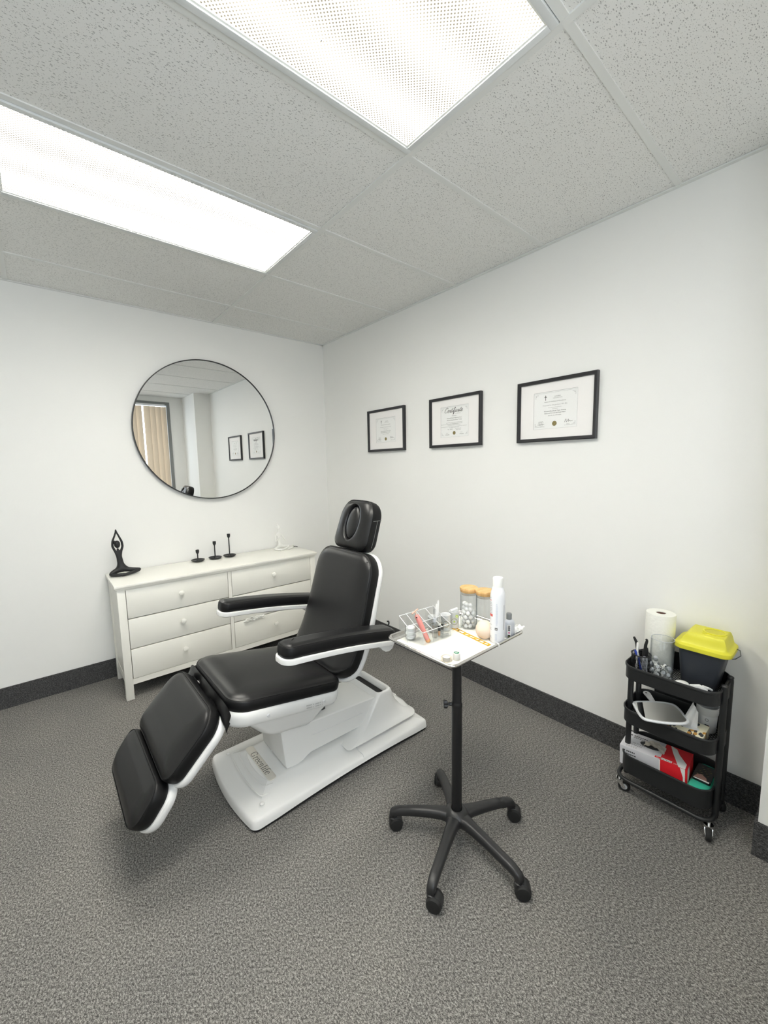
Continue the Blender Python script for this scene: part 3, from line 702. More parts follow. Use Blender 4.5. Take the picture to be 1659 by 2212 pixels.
# name plate recess
npx0, npx1, npy0, npy1 = -1.516, -1.477, -1.815, -1.532
npz = .0915
build('badge', MB().rings([[(x, y, z) for x, y in rr(npx0, npx1, npy0, npy1, .014, 6, i)] for i, z in ((0, npz-.004), (0, npz+.0005), (.0015, npz+.0015))]), BADGE, ch)
gl = MB()
def serif(word, mb, o, ex, ey, s, adv=1.0):
    A = {}
    A['G'] = (1.15, [[(.95, 1.15), (.75, 1.5), (.45, 1.58), (.12, 1.3), (.05, .78), (.12, .25), (.48, -.03), (.78, .06), (.92, .25)], [(.88, .6), (.88, .12)]], [(.68, 1.08, .62), (.93, .95, 1.55, 1)])
    A['r'] = (.62, [[(.18, 0), (.18, 1.0)], [(.18, .72), (.32, .95), (.5, .98), (.56, .86)]], [(.02, .36, 0), (.04, .18, .98)])
    A['e'] = (.72, [[(.08, .58), (.62, .58), (.56, .88), (.35, 1.0), (.14, .85), (.06, .48), (.14, .12), (.38, 0), (.62, .2)]], [])
    A['n'] = (.86, [[(.18, 0), (.18, 1.0)], [(.18, .75), (.36, .97), (.56, .93), (.62, .7), (.62, 0)]], [(.02, .34, 0), (.48, .78, 0), (.04, .18, .98)])
    A['l'] = (.42, [[(.2, 0), (.2, 1.6)]], [(.03, .37, 0), (.05, .2, 1.58)])
    A['i'] = (.42, [[(.2, 0), (.2, 1.0)], [(.2, 1.32), (.2, 1.46)]], [(.03, .37, 0), (.05, .2, .98)])
    A['f'] = (.5, [[(.2, 0), (.2, 1.2), (.3, 1.52), (.46, 1.6), (.6, 1.5)]], [(.03, .4, 0), (.02, .48, .96)])
    x = 0
    for chh in word:
        w_, st, se = A[chh]
        for q in st: stroke(mb, o, ex, ey, [((x+a_)*s*1.30, b_*s) for a_, b_ in q], 1, pen=(.17*s, .06*s), lift=.0006, smoothn=5 if len(q) > 2 else 0)
        for q in se:
            if len(q) == 3: stroke(mb, o, ex, ey, [((x+q[0])*s*1.30, q[2]*s), ((x+q[1])*s*1.30, q[2]*s)], .055*s, lift=.0006, smoothn=0)
        x += w_*adv
serif('Greenlife', gl, (-1.5120, -1.590, npz+.0012), (0, -1, 0), (1, 0, 0), .0205, 1.13)
build('lettering', gl, INKD, ch, smooth=0)
# lift beam
def prof_prism(mb, poly, ya, yb, bev=.006):
    R = []
    cx = sum(p[0] for p in poly)/len(poly); cz = sum(p[1] for p in poly)/len(poly)
    def ins(p, d):
        v = Vector((cx-p[0], cz-p[1])); l = v.length; v = v/l*d if l > 1e-6 else v*0
        return (p[0]+v.x, p[1]+v.y)
    for y, d in ((ya, bev), (ya+bev*.35, bev*.35), (ya+bev, 0), (yb-bev, 0), (yb-bev*.35, bev*.35), (yb, bev)):
        R.append([(ins(p, d)[0], y, ins(p, d)[1]) for p in poly])
    return mb.rings(R)
poly = [(-1.440, .292), (-1.446, .284), (-1.430, .115), (-1.424, .098), (-1.405, .094), (-1.375, .092), (-1.345, .098), (-1.320, .112), (-1.300, .118), (-1.06, .118), (-.86, .115), (-.850, .13), (-.850, .232), (-.862, .238), (-1.05, .254), (-1.26, .274), (-1.36, .286)]
pb = MB(); prof_prism(pb, poly, YC-.125, YC+.125, .007); build('lift_beam', pb, PLAST, ch, 30)
pg = MB().tube([(-1.29, YC-.1255, .205), (-1.18, YC-.1255, .196), (-.98, YC-.1255, .186)], .0016, 6)
build('panel_line', pg, PLASTG, ch); pg = MB().tube([(-1.4335, YC+.03, .285), (-1.4325, YC+.03, .20), (-1.428, YC+.03, .105)], .0014, 6)
build('panel_line', pg, PLASTG, ch)
# rear tower wrapping the beam: rings from the deck up, hollow at top
tw = MB(); R = []
secs = [(-1.13, -.632, .205, .084, .06), (-1.07, -.655, .185, .095, .06), (-1.02, -.685, .172, .112, .06), (-.985, -.71, .163, .135, .06), (-.955, -.735, .156, .165, .055), (-.925, -.752, .151, .20, .05), (-.900, -.765, .148, .235, .045), (-.888, -.775, .147, .252, .04), (-.882, -.785, .143, .262, .04), (-.878, -.795, .137, .264, .035), (-.874, -.803, .130, .258, .03), (-.874, -.806, .129, .15, .03)]
for xa, xb, hw_, z, r_ in secs: R.append([(x, y, z) for x, y in rr(xa, xb, YC-hw_, YC+hw_, [min(.02, r_), r_, r_, min(.02, r_)], 7)])
tw.rings(R, False, False)
# shoulder bump behind the tower
tw2 = MB(); R = []
for xa, xb, hw_, z in ((-.76, -.635, .15, .084), (-.76, -.65, .142, .105), (-.78, -.665, .135, .125), (-.79, -.69, .12, .14), (-.80, -.72, .10, .146)): R.append([(x, y, z) for x, y in rr(xa, xb, YC-hw_, YC+hw_, .04, 6)])
tw2.rings(R, False, True)
build('rear_tower', tw, PLAST, ch, 60); build('tower_foot', tw2, PLAST, ch, 60)
build('tower_slot', MB().box(-.846, -.812, YC-.126, YC+.126, .15, .235), RUB, ch)
wh = MB(); wh.lathe((-.60, YC+.06, .045), [(.001, -.02), (.018, -.02), (.022, -.012), (.022, .012), (.018, .02), (.001, .02)], 20, M=Matrix.Rotation(radians(90), 3, 'X')); wh.box(-.635, -.60, YC+.05, YC+.07, .035, .055)
build('transport_wheel', wh, PLAST, ch)
# panels: cushion and shell builder on a curved centre line
def frame_curve(pts):
    P = catmull([(p[0], 0, p[1]) for p in pts], 10); Ls = [0]
    for a_, b_ in zip(P, P[1:]): Ls.append(Ls[-1]+(b_-a_).length)
    def f(u, v, w, yc=YC):
        v_ = min(max(v, 0), Ls[-1]); i = 0
        while i < len(Ls)-2 and Ls[i+1] < v_: i += 1
        t_ = (v_-Ls[i])/(Ls[i+1]-Ls[i]); p = P[i].lerp(P[i+1], t_)
        ta = (P[i+1]-P[i]).normalized()
        if 0 < i and t_ < .5: ta = ((P[i]-P[i-1]).normalized().lerp(ta, .5+t_)).normalized()
        elif i < len(P)-2 and t_ >= .5: ta = (ta.lerp((P[i+2]-P[i+1]).normalized(), t_-.5)).normalized()
        p = p+ta*(v-v_); nn = Vector((-ta.z, 0, ta.x))
        q = p+nn*w; return (q.x, yc+u, q.z)
    return f, Ls[-1]
LASTINS = [0, 0]
def cush_rings(hw, L, r, T_, crown, f, taper=None, base_ins=.003, seglong=10, crown_w=None):
    R = []
    prof = [(base_ins+.006, 0), (base_ins, .004), (0, .012), (-.001, T_*.5), (0, T_-.006), (.0025, T_), (.0045, T_+.0012), (.007, T_+.0008), (.013, T_+crown*.30), (.026, T_+crown*.55), (.045, T_+crown*.76), (.07, T_+crown*.9), (.10, T_+crown*.97), (.14, T_+crown)]
    mx = min(hw, L/2)
    for ins, h in prof:
        if ins > mx*.82: break
        LASTINS[0], LASTINS[1] = ins, h
        flat_ = rr(-hw, hw, 0, L, r, 8, ins); q_ = []
        for i in range(len(flat_)):
            a_, b_ = flat_[i], flat_[(i+1) % len(flat_)]
            seg = seglong if i % 9 == 8 else 1
            for q in range(seg): q_.append((a_[0]+(b_[0]-a_[0])*q/seg, a_[1]+(b_[1]-a_[1])*q/seg))
        R.append([f(x*(taper(y/L) if taper else 1), y, h) for x, y in q_])
    return R
def cushion(name, hw, L, r, T_, crown, f, taper=None, parent=ch, shell=None, m_=LEATHER):
    R = cush_rings(hw, L, r, T_, crown, f, taper)
    # cap the crown with a triangle-safe grid: join last ring to its own centre line
    ins_l = LASTINS[0]; flat_ = rr(-hw, hw, 0, L, r, 8, ins_l); q_ = []
    for i in range(len(flat_)):
        a_, b_ = flat_[i], flat_[(i+1) % len(flat_)]
        seg = 10 if i % 9 == 8 else 1
        for q in range(seg): q_.append((a_[0]+(b_[0]-a_[0])*q/seg, a_[1]+(b_[1]-a_[1])*q/seg))
    for sc_ in (.85, .68, .5, .32, .15, .002):
        R.append([f(x*sc_*(taper(y/L) if taper else 1), L/2+(y-L/2)*(1-(1-sc_)*.55), LASTINS[1]) for x, y in q_])
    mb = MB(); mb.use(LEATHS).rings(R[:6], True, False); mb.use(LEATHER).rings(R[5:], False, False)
    o = build(name, mb, None, parent, 60, merge=.0012)
    pp = MB(); ring = R[6]; pp.tube(ring, .0016, 6, True); build('piping', pp, LEATHS, o)
    if shell:
        R2 = []; t_, out = shell
        for ins, h in ((-out*.2, .003), (-out, 0), (-out, -t_*.45), (-out*.3, -t_*.8), (.012, -t_), (.03, -t_)):
            flat_ = rr(-hw, hw, 0, L, r, 8, ins); q_ = []
            for i in range(len(flat_)):
                a_, b_ = flat_[i], flat_[(i+1) % len(flat_)]
                seg = 10 if i % 9 == 8 else 1
                for q in range(seg): q_.append((a_[0]+(b_[0]-a_[0])*q/seg, a_[1]+(b_[1]-a_[1])*q/seg))
            R2.append([f(x*(taper(y/L) if taper else 1), y, h) for x, y in q_])
        build(name+'_shell', MB().rings(R2), PLAST, parent, 60)
    return o
# seat: runs front to rear
fs, Ls_ = frame_curve([(-1.712, .547), (-1.55, .519), (-1.38, .489), (-1.195, .457)])
fs_ = lambda u, v, w: (lambda q: q)(fs(u, v, w))
cushion('seat', .262, Ls_, [.085, .085, .05, .05], .046, .026, fs)
# seat shell rim and tub
R = []
for ins, h in ((.0, .004), (-.004, 0), (-.006, -.020), (-.004, -.042), (.004, -.056), (.016, -.063), (.06, -.065)):
    flat_ = rr(-.262, .262, 0, Ls_, [.09, .09, .06, .06], 8, ins)
    R.append([fs(x, y, h) for x, y in flat_])
build('seat_shell', MB().rings(R), PLAST, ch, 60)
R = []
for x0_, x1_, hw_, z_ in ((-1.675, -1.215, .245, -.035), (-1.655, -1.235, .238, -.068), (-1.615, -1.262, .226, -.10), (-1.575, -1.295, .214, -.140), (-1.555, -1.315, .206, -.160), (-1.54, -1.33, .190, -.168)):
    fl = rr(x0_, x1_, -hw_, hw_, .05, 6)
    R.append([(x, YC+y, .515-.175*(x+1.53)+z_+.005) for x, y in fl])
build('seat_tub', MB().rings(R), PLAST, ch, 60)
for sx in (-1.565, -1.30):
    dk = MB().tube(catmull([(sx, YC-.262, .500-.175*(sx+1.53)), (sx+.012, YC-.252, .470-.175*(sx+1.53)), (sx+.022, YC-.215, .435-.175*(sx+1.53))], 5), [.004, .011, .011, .011, .010, .010, .010, .009, .008, .008, .006][:11], 8)
    build('shell_rib', dk, PLASTG, ch)
build('pivot_block', MB().box(-1.44, -1.17, YC-.07, YC+.07, .25, .40, .01), BLKP, ch)
tx = MB()
for i, (dx_, dzr) in enumerate(((0, 0), (.045, 0), (0, -.011), (.045, -.011))):
    xx = -1.388+dx_; zz = .492-.175*(xx+1.53)+.0+dzr
    text(tx, ('WEIGHT  4', 'LOAD IT  4', 'WEIGHT 2', 'LOAD IT  2')[i], (xx, YC-.2685, zz-.006), (1, 0, -.175), (0, .12, 1), .0075, 'LEFT', lift=.0012)
build('rating_text', tx, INK, ch, smooth=0)
# legrest and footrest
fl_, Ll = frame_curve([(-1.726, .537), (-1.815, .4435), (-1.907, .351)])
def flip(f):
    return lambda u, v, w, yc=YC: f(u, v, w, yc)
def panel(P0, d, hw, L, r, T_, crown, name, shell, taper=None):
    d = Vector(d).normalized(); nn = Vector((-d.y, d.x))
    if nn.x > 0: nn = -nn
    def f(u, v, w, yc=YC):
        v_ = v
        return (P0[0]+d.x*v_+nn.x*w, yc+u, P0[1]+d.y*v_+nn.y*w)
    return cushion(name, hw, L, r, T_, crown, f, taper, shell=shell)
panel((-1.722, .541), (-.70, -.715), .258, .272, [.085, .085, .055, .055], .052, .026, 'legrest', (.034, .006), lambda t_: 1-.03*t_)
panel((-1.921, .352), (-.60, -.80), .246, .170, [.055, .055, .075, .075], .052, .020, 'footrest', (.036, .006), lambda t_: 1-.02*t_)
build('footrest_hinge', MB().tube([(-1.905, YC-.12, .325), (-1.905, YC+.12, .325)], .018, 12), PLAST, ch)
# crumpled leather gaiter between seat and legrest
gt = MB(); nU, nV = 70, 14; V = []; F = []
for i in range(nU+1):
    u = -.278+.520*i/nU; dn = max(0, (-u-.225)/.053)**1.6; df = max(0, (u-.20)/.04)**2
    for j in range(nV+1):
        t_ = j/nV; am = sin(t_*pi)
        x = -1.712-.014*t_-.014*am+.010*dn*(t_-.3); z = .584-.030*t_-.032*am-.034*dn*(.4+am*.6)-.012*df
        wob = (.0042*sin(u*27+3*t_+1)+.0025*sin(u*55-5*t_)+.003*sin(t_*13+u*9))*am+.003*dn*sin(t_*9)
        V.append((x-wob, YC+u, z+wob*.8))
for i in range(nU):
    for j in range(nV):
        a_ = i*(nV+1)+j; F.append((a_, a_+1, a_+nV+2, a_+nV+1))
n_ = len(V)
V += [(v[0]+.003, v[1], v[2]-.006) for v in V[:n_]]
F += [tuple(reversed([q+n_ for q in f])) for f in F]
for j in range(nV): F += [(j, j+1, j+1+n_, j+n_), (nU*(nV+1)+j, nU*(nV+1)+j+n_, nU*(nV+1)+j+1+n_, nU*(nV+1)+j+1)]
gt.add(V, F)
build('knee_gaiter', gt, LEATHER, ch, 70)
# backrest
fb, Lb = frame_curve([(-1.163, .466), (-1.098, .520), (-1.050, .605), (-1.015, .700), (-.985, .800), (-.957, .900), (-.930, .985), (-.912, 1.043)])
cushion('backrest', .262, Lb, [.10, .10, .11, .11], .056, .026, fb, lambda t_: 1-.07*max(0, t_-.3)/.7, shell=(.026, .005))
# headrest
hd = Vector((.335, .942)).normalized(); hn = Vector((-hd.y, hd.x)); HP = (-.893, 1.038); HL, HW = .272, .152
def fh(u, v, w): return (HP[0]+hd.x*v+hn.x*w, YC+u, HP[1]+hd.y*v+hn.y*w)
def hp(ins, h, blend=0, ell=(.05, .088)):
    fl0 = rr(-HW, HW, 0, HL, [.062, .062, .088, .088], 10, ins); fl2 = []; out = []
    for i_ in range(len(fl0)):
        a0, b0_ = fl0[i_], fl0[(i_+1) % len(fl0)]; sg = 10 if i_ % 11 == 10 else 1
        for q in range(sg): fl2.append((a0[0]+(b0_[0]-a0[0])*q/sg, a0[1]+(b0_[1]-a0[1])*q/sg))
    for x, y in fl2:
        tp = 1-.11*max(0, y/HL)**1.3; x2 = x*tp
        if blend:
            a_ = math.atan2((y-HL*.55)/1.15, x); ex_, ey_ = ell[0]*cos(a_), HL*.53+ell[1]*sin(a_)
            x2 = x2*(1-blend)+ex_*blend; y = y*(1-blend)+ey_*blend
        out.append(fh(x2, y, h))
    return out
hm = MB(); T_ = .066
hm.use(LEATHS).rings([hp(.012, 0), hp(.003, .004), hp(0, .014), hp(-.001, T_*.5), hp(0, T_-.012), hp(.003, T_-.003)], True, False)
hm.use(LEATHER).rings([hp(.003, T_-.003), hp(.006, T_), hp(.011, T_+.007, .04, (.10, .13)), hp(.018, T_+.013, .12, (.10, .13)), hp(.026, T_+.018, .28, (.088, .123)), hp(.034, T_+.0212, .5, (.078, .115)), hp(.040, T_+.0225, .75, (.071, .108)), hp(.044, T_+.0220, .93, (.066, .103)), hp(.048, T_+.019, 1, (.0620, .0990)), hp(.048, T_+.013, 1, (.0585, .0955)), hp(.048, T_+.004, 1, (.0560, .0930)), hp(.05, T_-.008, 1, (.0545, .0915)), hp(.05, T_-.010, 1, (.03, .06))], False, True)
head = build('headrest', hm, None, ch, 60)
ov = MB(); ec = HL*.53
ov.rings([[fh(a_*s_*cos(2*pi*i/40), ec+b_*s_*sin(2*pi*i/40), h) for i in range(40)] for a_, b_, s_, h in ((.0525, .0895, 1, T_-.008), (.0525, .0895, 1, T_+.004), (.0525, .0895, .97, T_+.010), (.0525, .0895, .90, T_+.015), (.0525, .0895, .75, T_+.019), (.0525, .0895, .5, T_+.0215), (.0525, .0895, .2, T_+.0225))])
build('face_pad', ov, LEATHER, head, 60)
build('piping', MB().tube(hp(.002, T_-.002), .0016, 6, True), LEATHS, head)
zp = MB(); zp.tube([fh(-HW*(1-.11*(v_/HL)**1.3)-.0006, v_, .034-.006*sin(v_*12)) for v_ in [.03+.018*i for i in range(9)]], .0010, 6)
zp.tube([fh(-HW*(1-.11*(.185/HL)**1.3)-.0012, .185-.02*(w_/.06), w_) for w_ in (.004, .02, .04, .055)], .0012, 6)
build('zip_seam', zp, GREYCAP, head)
for sy in (-.05, .05): build('headrest_post', MB().tube([fb(sy, Lb-.16, -.02), fb(sy, Lb+.04, -.018), fh(sy*.8, .12, -.01)], .007, 12), CHROME, ch)
# armrests
def arm(yc, s):
    P0 = Vector((-1.537, .768)); d = Vector((.987, -.150)).normalized(); L = .575; hw = .052
    def f(u, v, w):
        n_ = Vector((-d.y, d.x)); cv = .010*sin(min(1, v/L)*pi); q = P0+d*v+n_*(w+cv-.004)
        return (q.x, yc+u, q.y)
    o = cushion('armrest', hw, L, [.038, .038, .035, .035], .047, .016, f)
    R = []
    for ins, h in ((.001, .003), (-.0045, 0), (-.0055, -.008), (-.004, -.019), (.004, -.0235), (.02, -.0235)):
        fl2 = rr(-hw, hw, 0, L-.01, [.04, .04, .02, .02], 8, ins); q_ = []
        for i in range(len(fl2)):
            a_, b_ = fl2[i], fl2[(i+1) % len(fl2)]; seg = 10 if i % 9 == 8 else 1
            for q in range(seg): q_.append((a_[0]+(b_[0]-a_[0])*q/seg, a_[1]+(b_[1]-a_[1])*q/seg))
        R.append([f(x, y, h) for x, y in q_])
    am = MB().rings(R)
    # hinge lobe at the rear
    lob = [(L-.115, -.020), (L-.095, -.026), (L-.082, -.038), (L-.062, -.047), (L-.04, -.047), (L-.022, -.036), (L-.012, -.015), (L-.012, 0), (L-.115, 0)]
    am.rings([[f(yy, a_, b_) for a_, b_ in lob] for yy in (-.05, -.047, .047, .05)])
    build('armrest_shell', am, PLAST, ch, 50)
    a_ = Vector(f(0, L-.06, -.03)); b_ = Vector((a_.x+.02, YC+s*.22, a_.z-.02))
    build('armrest_bracket', MB().tube([a_, a_.lerp(b_, .5), b_], .016, 14), PLASTG, ch)
    return o
arm(YC-.347, -1); arm(YC+.347, 1)
build('crease', MB().sphere((-1.492, YC-.374, .833), .006, 10, 6, (1.8, .7, .35), Matrix.Rotation(radians(35), 3, 'Z')), LEATHS, ch)
build('rear_tab', MB().tube(catmull([(-.968, YC-.332, .752), (-.958, YC-.330, .748), (-.955, YC-.328, .736), (-.962, YC-.33, .728)], 4), .0035, 8), LEATHS, ch)

# ------------------------------------------------------------ instrument stand (tray on a five-leg castor base)
SX, SY = -1.022, -2.490
tx0, tx1, ty0, ty1, tz = -1.180, -.725, -2.600, -2.258, .800
st = thing('instrument_stand', 'stainless tray stand on a black pole with five-leg castor base, beside the treatment chair', 'tray stand', (SX, SY, 0))
R = []
for ins, z in ((.022, tz-.006), (.010, tz-.002), (.004, tz+.006), (.002, tz+.013), (-.002, tz+.016), (-.003, tz+.013), (0, tz+.009)):
    R.append([(x, y, z) for x, y in rr(tx0, tx1, ty0, ty1, .030, 8, ins)])
trm = MB().rings([[(x, y, tz) for x, y in rr(tx0, tx1, ty0, ty1, .03, 8, .022)]]+[[(x, y, z) for x, y in rr(tx0, tx1, ty0, ty1, .030, 8, ins)] for ins, z in ((.016, tz+.001), (.009, tz+.005), (.006, tz+.014), (.003, tz+.0175), (-.001, tz+.0175), (-.004, tz+.014), (-.003, tz+.009), (.001, tz+.006), (.006, tz+.002), (.014, tz-.003), (.022, tz-.004))])
build('tray', trm, STEEL, st, 60)
build('tray_bracket', MB().box(SX-.045, SX+.14, SY-.035, SY+.09, tz-.012, tz-.005, .002), BLKM, st)
build('rim_clip', MB().tube([(-.915, ty0+.004, tz+.019), (-.915, ty0-.005, tz+.017), (-.915, ty0-.0055, tz+.008)], .0022, 6), STONEW, st)
build('pole', MB().lathe((SX, SY, 0), [(.0205, .12), (.0205, .556), (.0212, .560), (.0212, .572), (.0195, .576), (.0185, .58), (.0185, tz-.012)], 28), BLKPOLE, st)
kn = MB(); kd = Vector((-.72, .62, 0)).normalized(); kM = kd.to_track_quat('Z', 'Y').to_matrix(); kc = Vector((SX, SY, .568))
kn.lathe(kc+kd*.018, [(.007, 0), (.007, .012), (.005, .013), (.005, .018)], 16, M=kM)
star = []
for q_, ss in ((.018, .8), (.020, 1), (.032, 1), (.034, .8)):
    star.append([kc+kd*(.018+q_-.0)+kM @ Vector(((.0135+.0025*cos(5*a_))*ss*cos(a_), (.0135+.0025*cos(5*a_))*ss*sin(a_), 0)) for a_ in [2*pi*i/30 for i in range(30)]])
kn.rings(star); build('height_knob', kn, BLKP, st)
hub = MB(); hub.lathe((SX, SY, 0), [(.030, .072), (.052, .078), (.055, .092), (.048, .108), (.034, .118), (.0255, .124), (.0225, .124), (.0225, .118)], 40)
build('hub', hub, BLKP, st, 60)
legs = [(-1.192, -2.292), (-1.296, -2.606), (-1.040, -2.782), (-.785, -2.590), (-.884, -2.276)]
cast_rot = [-.6, -1.1, -.9, -1.0, .6]
for (lx, ly), cr in zip(legs, cast_rot):
    d = Vector((lx-SX, ly-SY, 0)); Ld = d.length; d.normalize(); side = Vector((-d.y, d.x, 0))
    c0 = Vector((SX, SY, 0)); rings_ = []
    prof = [(.020, .094, .030, .022), (.045, .098, .028, .022), (.065, .099, .0235, .021), (.10, .0985, .0210, .020), (.15, .0965, .0195, .0190), (.20, .0925, .0185, .0180), (Ld-.055, .0895, .0180, .0175), (Ld-.030, .0875, .0178, .0172), (Ld-.012, .0835, .0172, .0165), (Ld+.004, .0765, .0155, .0165), (Ld+.012, .069, .013, .014), (Ld+.013, .062, .009, .008)]
    prof = [p for i, p in enumerate(prof) if i == 0 or p[0] > prof[i-1][0]-.001]
    for r_, z, a_, b_ in prof:
        # squarish tube section with softened corners
        ring = []
        for i in range(20):
            t_ = 2*pi*i/20; cx = math.copysign(abs(cos(t_))**.75, cos(t_)); cz = math.copysign(abs(sin(t_))**.75, sin(t_))
            ring.append(c0+d*r_+side*(a_*cx)+Vector((0, 0, z+b_*cz-.006)))
        rings_.append(ring)
    leg = build('leg', MB().rings(rings_).lathe((lx-d.x*.004, ly-d.y*.004, 0), [(.013, .052), (.0155, .060), (.0165, .075)], 20), BLKP, st, 60)
    e = Vector((cos(cr), sin(cr), 0)); f_ = Vector((-e.y, e.x, 0)); cc = Vector((lx, ly, 0))+e*.012
    cm_ = MB(); cm_.lathe((lx, ly, 0), [(.0145, .038), (.0165, .042), (.0165, .052), (.012, .055)], 20)
    # hood over the twin wheels
    hood = []
    for s_ in (-.0165, -.013, .013, .0165):
        k_ = .85 if abs(s_) > .015 else 1
        hood.append([cc+f_*s_+e*(.0285*k_*cos(a_))+Vector((0, 0, .026+.0285*k_*sin(a_))) for a_ in [radians(q) for q in range(-10, 211, 20)]]+[cc+f_*s_+e*(-.008)+Vector((0, 0, .02))])
    cm_.rings(hood)
    cs = build('castor', cm_, BLKP, st, 50)
    for s_ in (-1, 1):
        wM = (f_*s_).to_track_quat('Z', 'Y').to_matrix()
        build('wheel', MB().lathe(cc+f_*s_*.008+Vector((0, 0, .0265)), [(.022, 0), (.0262, .002), (.0265, .012), (.024, .0165), (.016, .018), (.001, .0175)], 28, M=wM), RUB, cs, 50)

# paper liner
lz = tz+.0022
ln = MB(); nx, ny = 40, 30; V = []; F = []
for i in range(nx+1):
    for j in range(ny+1):
        x = tx0+.020+(tx1-tx0-.034)*i/nx; y = ty0+.014+(ty1-ty0-.046)*j/ny
        V.append((x, y, lz+.0006*sin(x*61+y*23)*sin(y*47)))
for i in range(nx):
    for j in range(ny): a_ = i*(ny+1)+j; F.append((a_, a_+ny+1, a_+ny+2, a_+1))
n_ = len(V); V += [(v[0], v[1], tz+.0004) for v in V]; F += [tuple(reversed([q+n_ for q in f])) for f in F]
for i in range(nx): F += [(i*(ny+1), i*(ny+1)+n_, (i+1)*(ny+1)+n_, (i+1)*(ny+1)), (i*(ny+1)+ny, (i+1)*(ny+1)+ny, (i+1)*(ny+1)+ny+n_, i*(ny+1)+ny+n_)]
for j in range(ny): F += [(j, j+1, j+1+n_, j+n_), (nx*(ny+1)+j, nx*(ny+1)+j+n_, nx*(ny+1)+j+1+n_, nx*(ny+1)+j+1)]
tag(build('paper_liner', ln.add(V, F), LINER, loc=((tx0+tx1)/2, (ty0+ty1)/2, tz)), 'cream paper sheet lining the stainless tray', 'paper')
Z = tz+.003
# crumpled paper towel at the far right corner of the tray
cp = MB(); V = []; F = []; random.seed(3)
for i in range(9):
    for j in range(7):
        x = -.785+.080*i/8; y = -2.612+.038*j/6
        h = .009+.006*sin(i*1.9+j*.7)+.004*sin(j*2.3+i)
        if x > -.740: h = .018+.003*sin(j*2)
        V.append((x+.004*sin(j*2.1), y-.004*sin(i*1.5), Z+h*.9))
for i in range(8):
    for j in range(6): a_ = i*7+j; F.append((a_, a_+7, a_+8, a_+1))
n_ = len(V); V += [(v[0], v[1], v[2]-.0012) for v in V]; F += [tuple(reversed([q+n_ for q in f])) for f in F]
cpo = build('crumpled_tissue', cp.add(V, F), TISS, loc=(-.745, -2.59, Z)); tag(cpo, 'crumpled white tissue poking out over the far right corner of the tray', 'tissue')
cpo.location = (-.738, -2.566, Z+.001)

# clear acrylic organizer
og = thing('acrylic_organizer', 'clear acrylic compartment organizer on the tray, holding small bottles and sticks', 'organizer', (-1.03, -2.36, Z))
ou = Vector((.997, -.077, 0)).normalized(); ov_ = Vector((.077, .997, 0)).normalized(); oc = Vector((-1.118, -2.404, Z))
def OP(a, b, h): return oc+ou*a+ov_*b+Vector((0, 0, h))
def slab(mb, pts, th):
    """thin acrylic sheet through four corners"""
    P = [Vector(p) for p in pts]; n_ = (P[1]-P[0]).cross(P[3]-P[0]).normalized()*th/2
    mb.rings([[p-n_ for p in P], [p+n_ for p in P]])
ow, od = .158, .112
mb = MB(); fl3 = rr(-.006, ow, 0, od, .012, 5)
mb.rings([[OP(x, y, 0) for x, y in fl3], [OP(x, y, .0035) for x, y in fl3]]); build('base', mb, CLEAR, og)
mb = MB(); slab(mb, [OP(-.032, od*.52, .003), OP(ow-.004, od*.52, .003), OP(ow-.004, od*.52, .070), OP(-.032, od*.52, .070)], .0025)
slab(mb, [OP(-.032, od-.003, .003), OP(ow-.004, od-.003, .003), OP(ow-.004, od-.003, .098), OP(-.032, od-.003, .098)], .0025)
slab(mb, [OP(-.032, od*.52, .003), OP(-.032, od-.003, .003), OP(-.032, od-.003, .098), OP(-.032, od*.52, .070)], .0025)
slab(mb, [OP(.004, .006, .003), OP(ow-.004, .006, .003), OP(ow-.004, .006, .052), OP(.004, .006, .052)], .0025)
build('wall', mb, CLEAR, og)
mb = MB()
for a_ in (.004, ow*.36, ow*.68, ow-.004):
    slab(mb, [OP(a_, od*.52, .003), OP(a_, od-.003, .003), OP(a_, od-.003, .098), OP(a_, od*.52, .072)], .0025)
    slab(mb, [OP(a_, .006, .003), OP(a_, od*.52, .003), OP(a_, od*.52, .070), OP(a_, .006, .050)], .0025)
build('divider', mb, CLEAR, og)
# white tubes painted in as bright highlights along the clear edges
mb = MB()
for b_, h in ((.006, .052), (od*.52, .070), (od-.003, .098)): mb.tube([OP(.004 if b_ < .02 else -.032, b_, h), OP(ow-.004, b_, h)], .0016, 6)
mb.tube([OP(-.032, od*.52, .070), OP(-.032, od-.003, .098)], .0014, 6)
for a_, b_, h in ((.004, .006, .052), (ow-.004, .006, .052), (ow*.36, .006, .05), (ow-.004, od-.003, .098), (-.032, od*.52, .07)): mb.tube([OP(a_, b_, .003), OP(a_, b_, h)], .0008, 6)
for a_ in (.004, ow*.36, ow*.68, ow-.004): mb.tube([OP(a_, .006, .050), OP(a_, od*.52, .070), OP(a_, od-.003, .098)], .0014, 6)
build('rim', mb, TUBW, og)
# clear cup with white cotton pads at the left end
cu = thing('clear_cup', 'clear round cup full of white pads behind the pink bar at the organizer', 'cup', tuple(OP(.006, .083, 0)))
cc = OP(.006, .083, 0); mb = MB(); mb.lathe(cc, [(.018, 0), (.0205, .002), (.0228, .062), (.0235, .066), (.0222, .066), (.0215, .062), (.0195, .004), (.001, .004)], 28, True, True)
build('body', mb, CLEAR, cu)
for i in range(6):
    p_ = cc+Vector((.002*sin(i*2), .002*cos(i*3), .0045+.0082*i))
    tag(build('cotton_pad', MB().lathe(p_, [(.016, 0), (.0185, .003), (.0185, .005), (.016, .0078)], 24), COTTON, loc=p_), 'round white cotton pad stacked inside the clear cup', 'cotton pad', 'cotton pads in the clear cup')
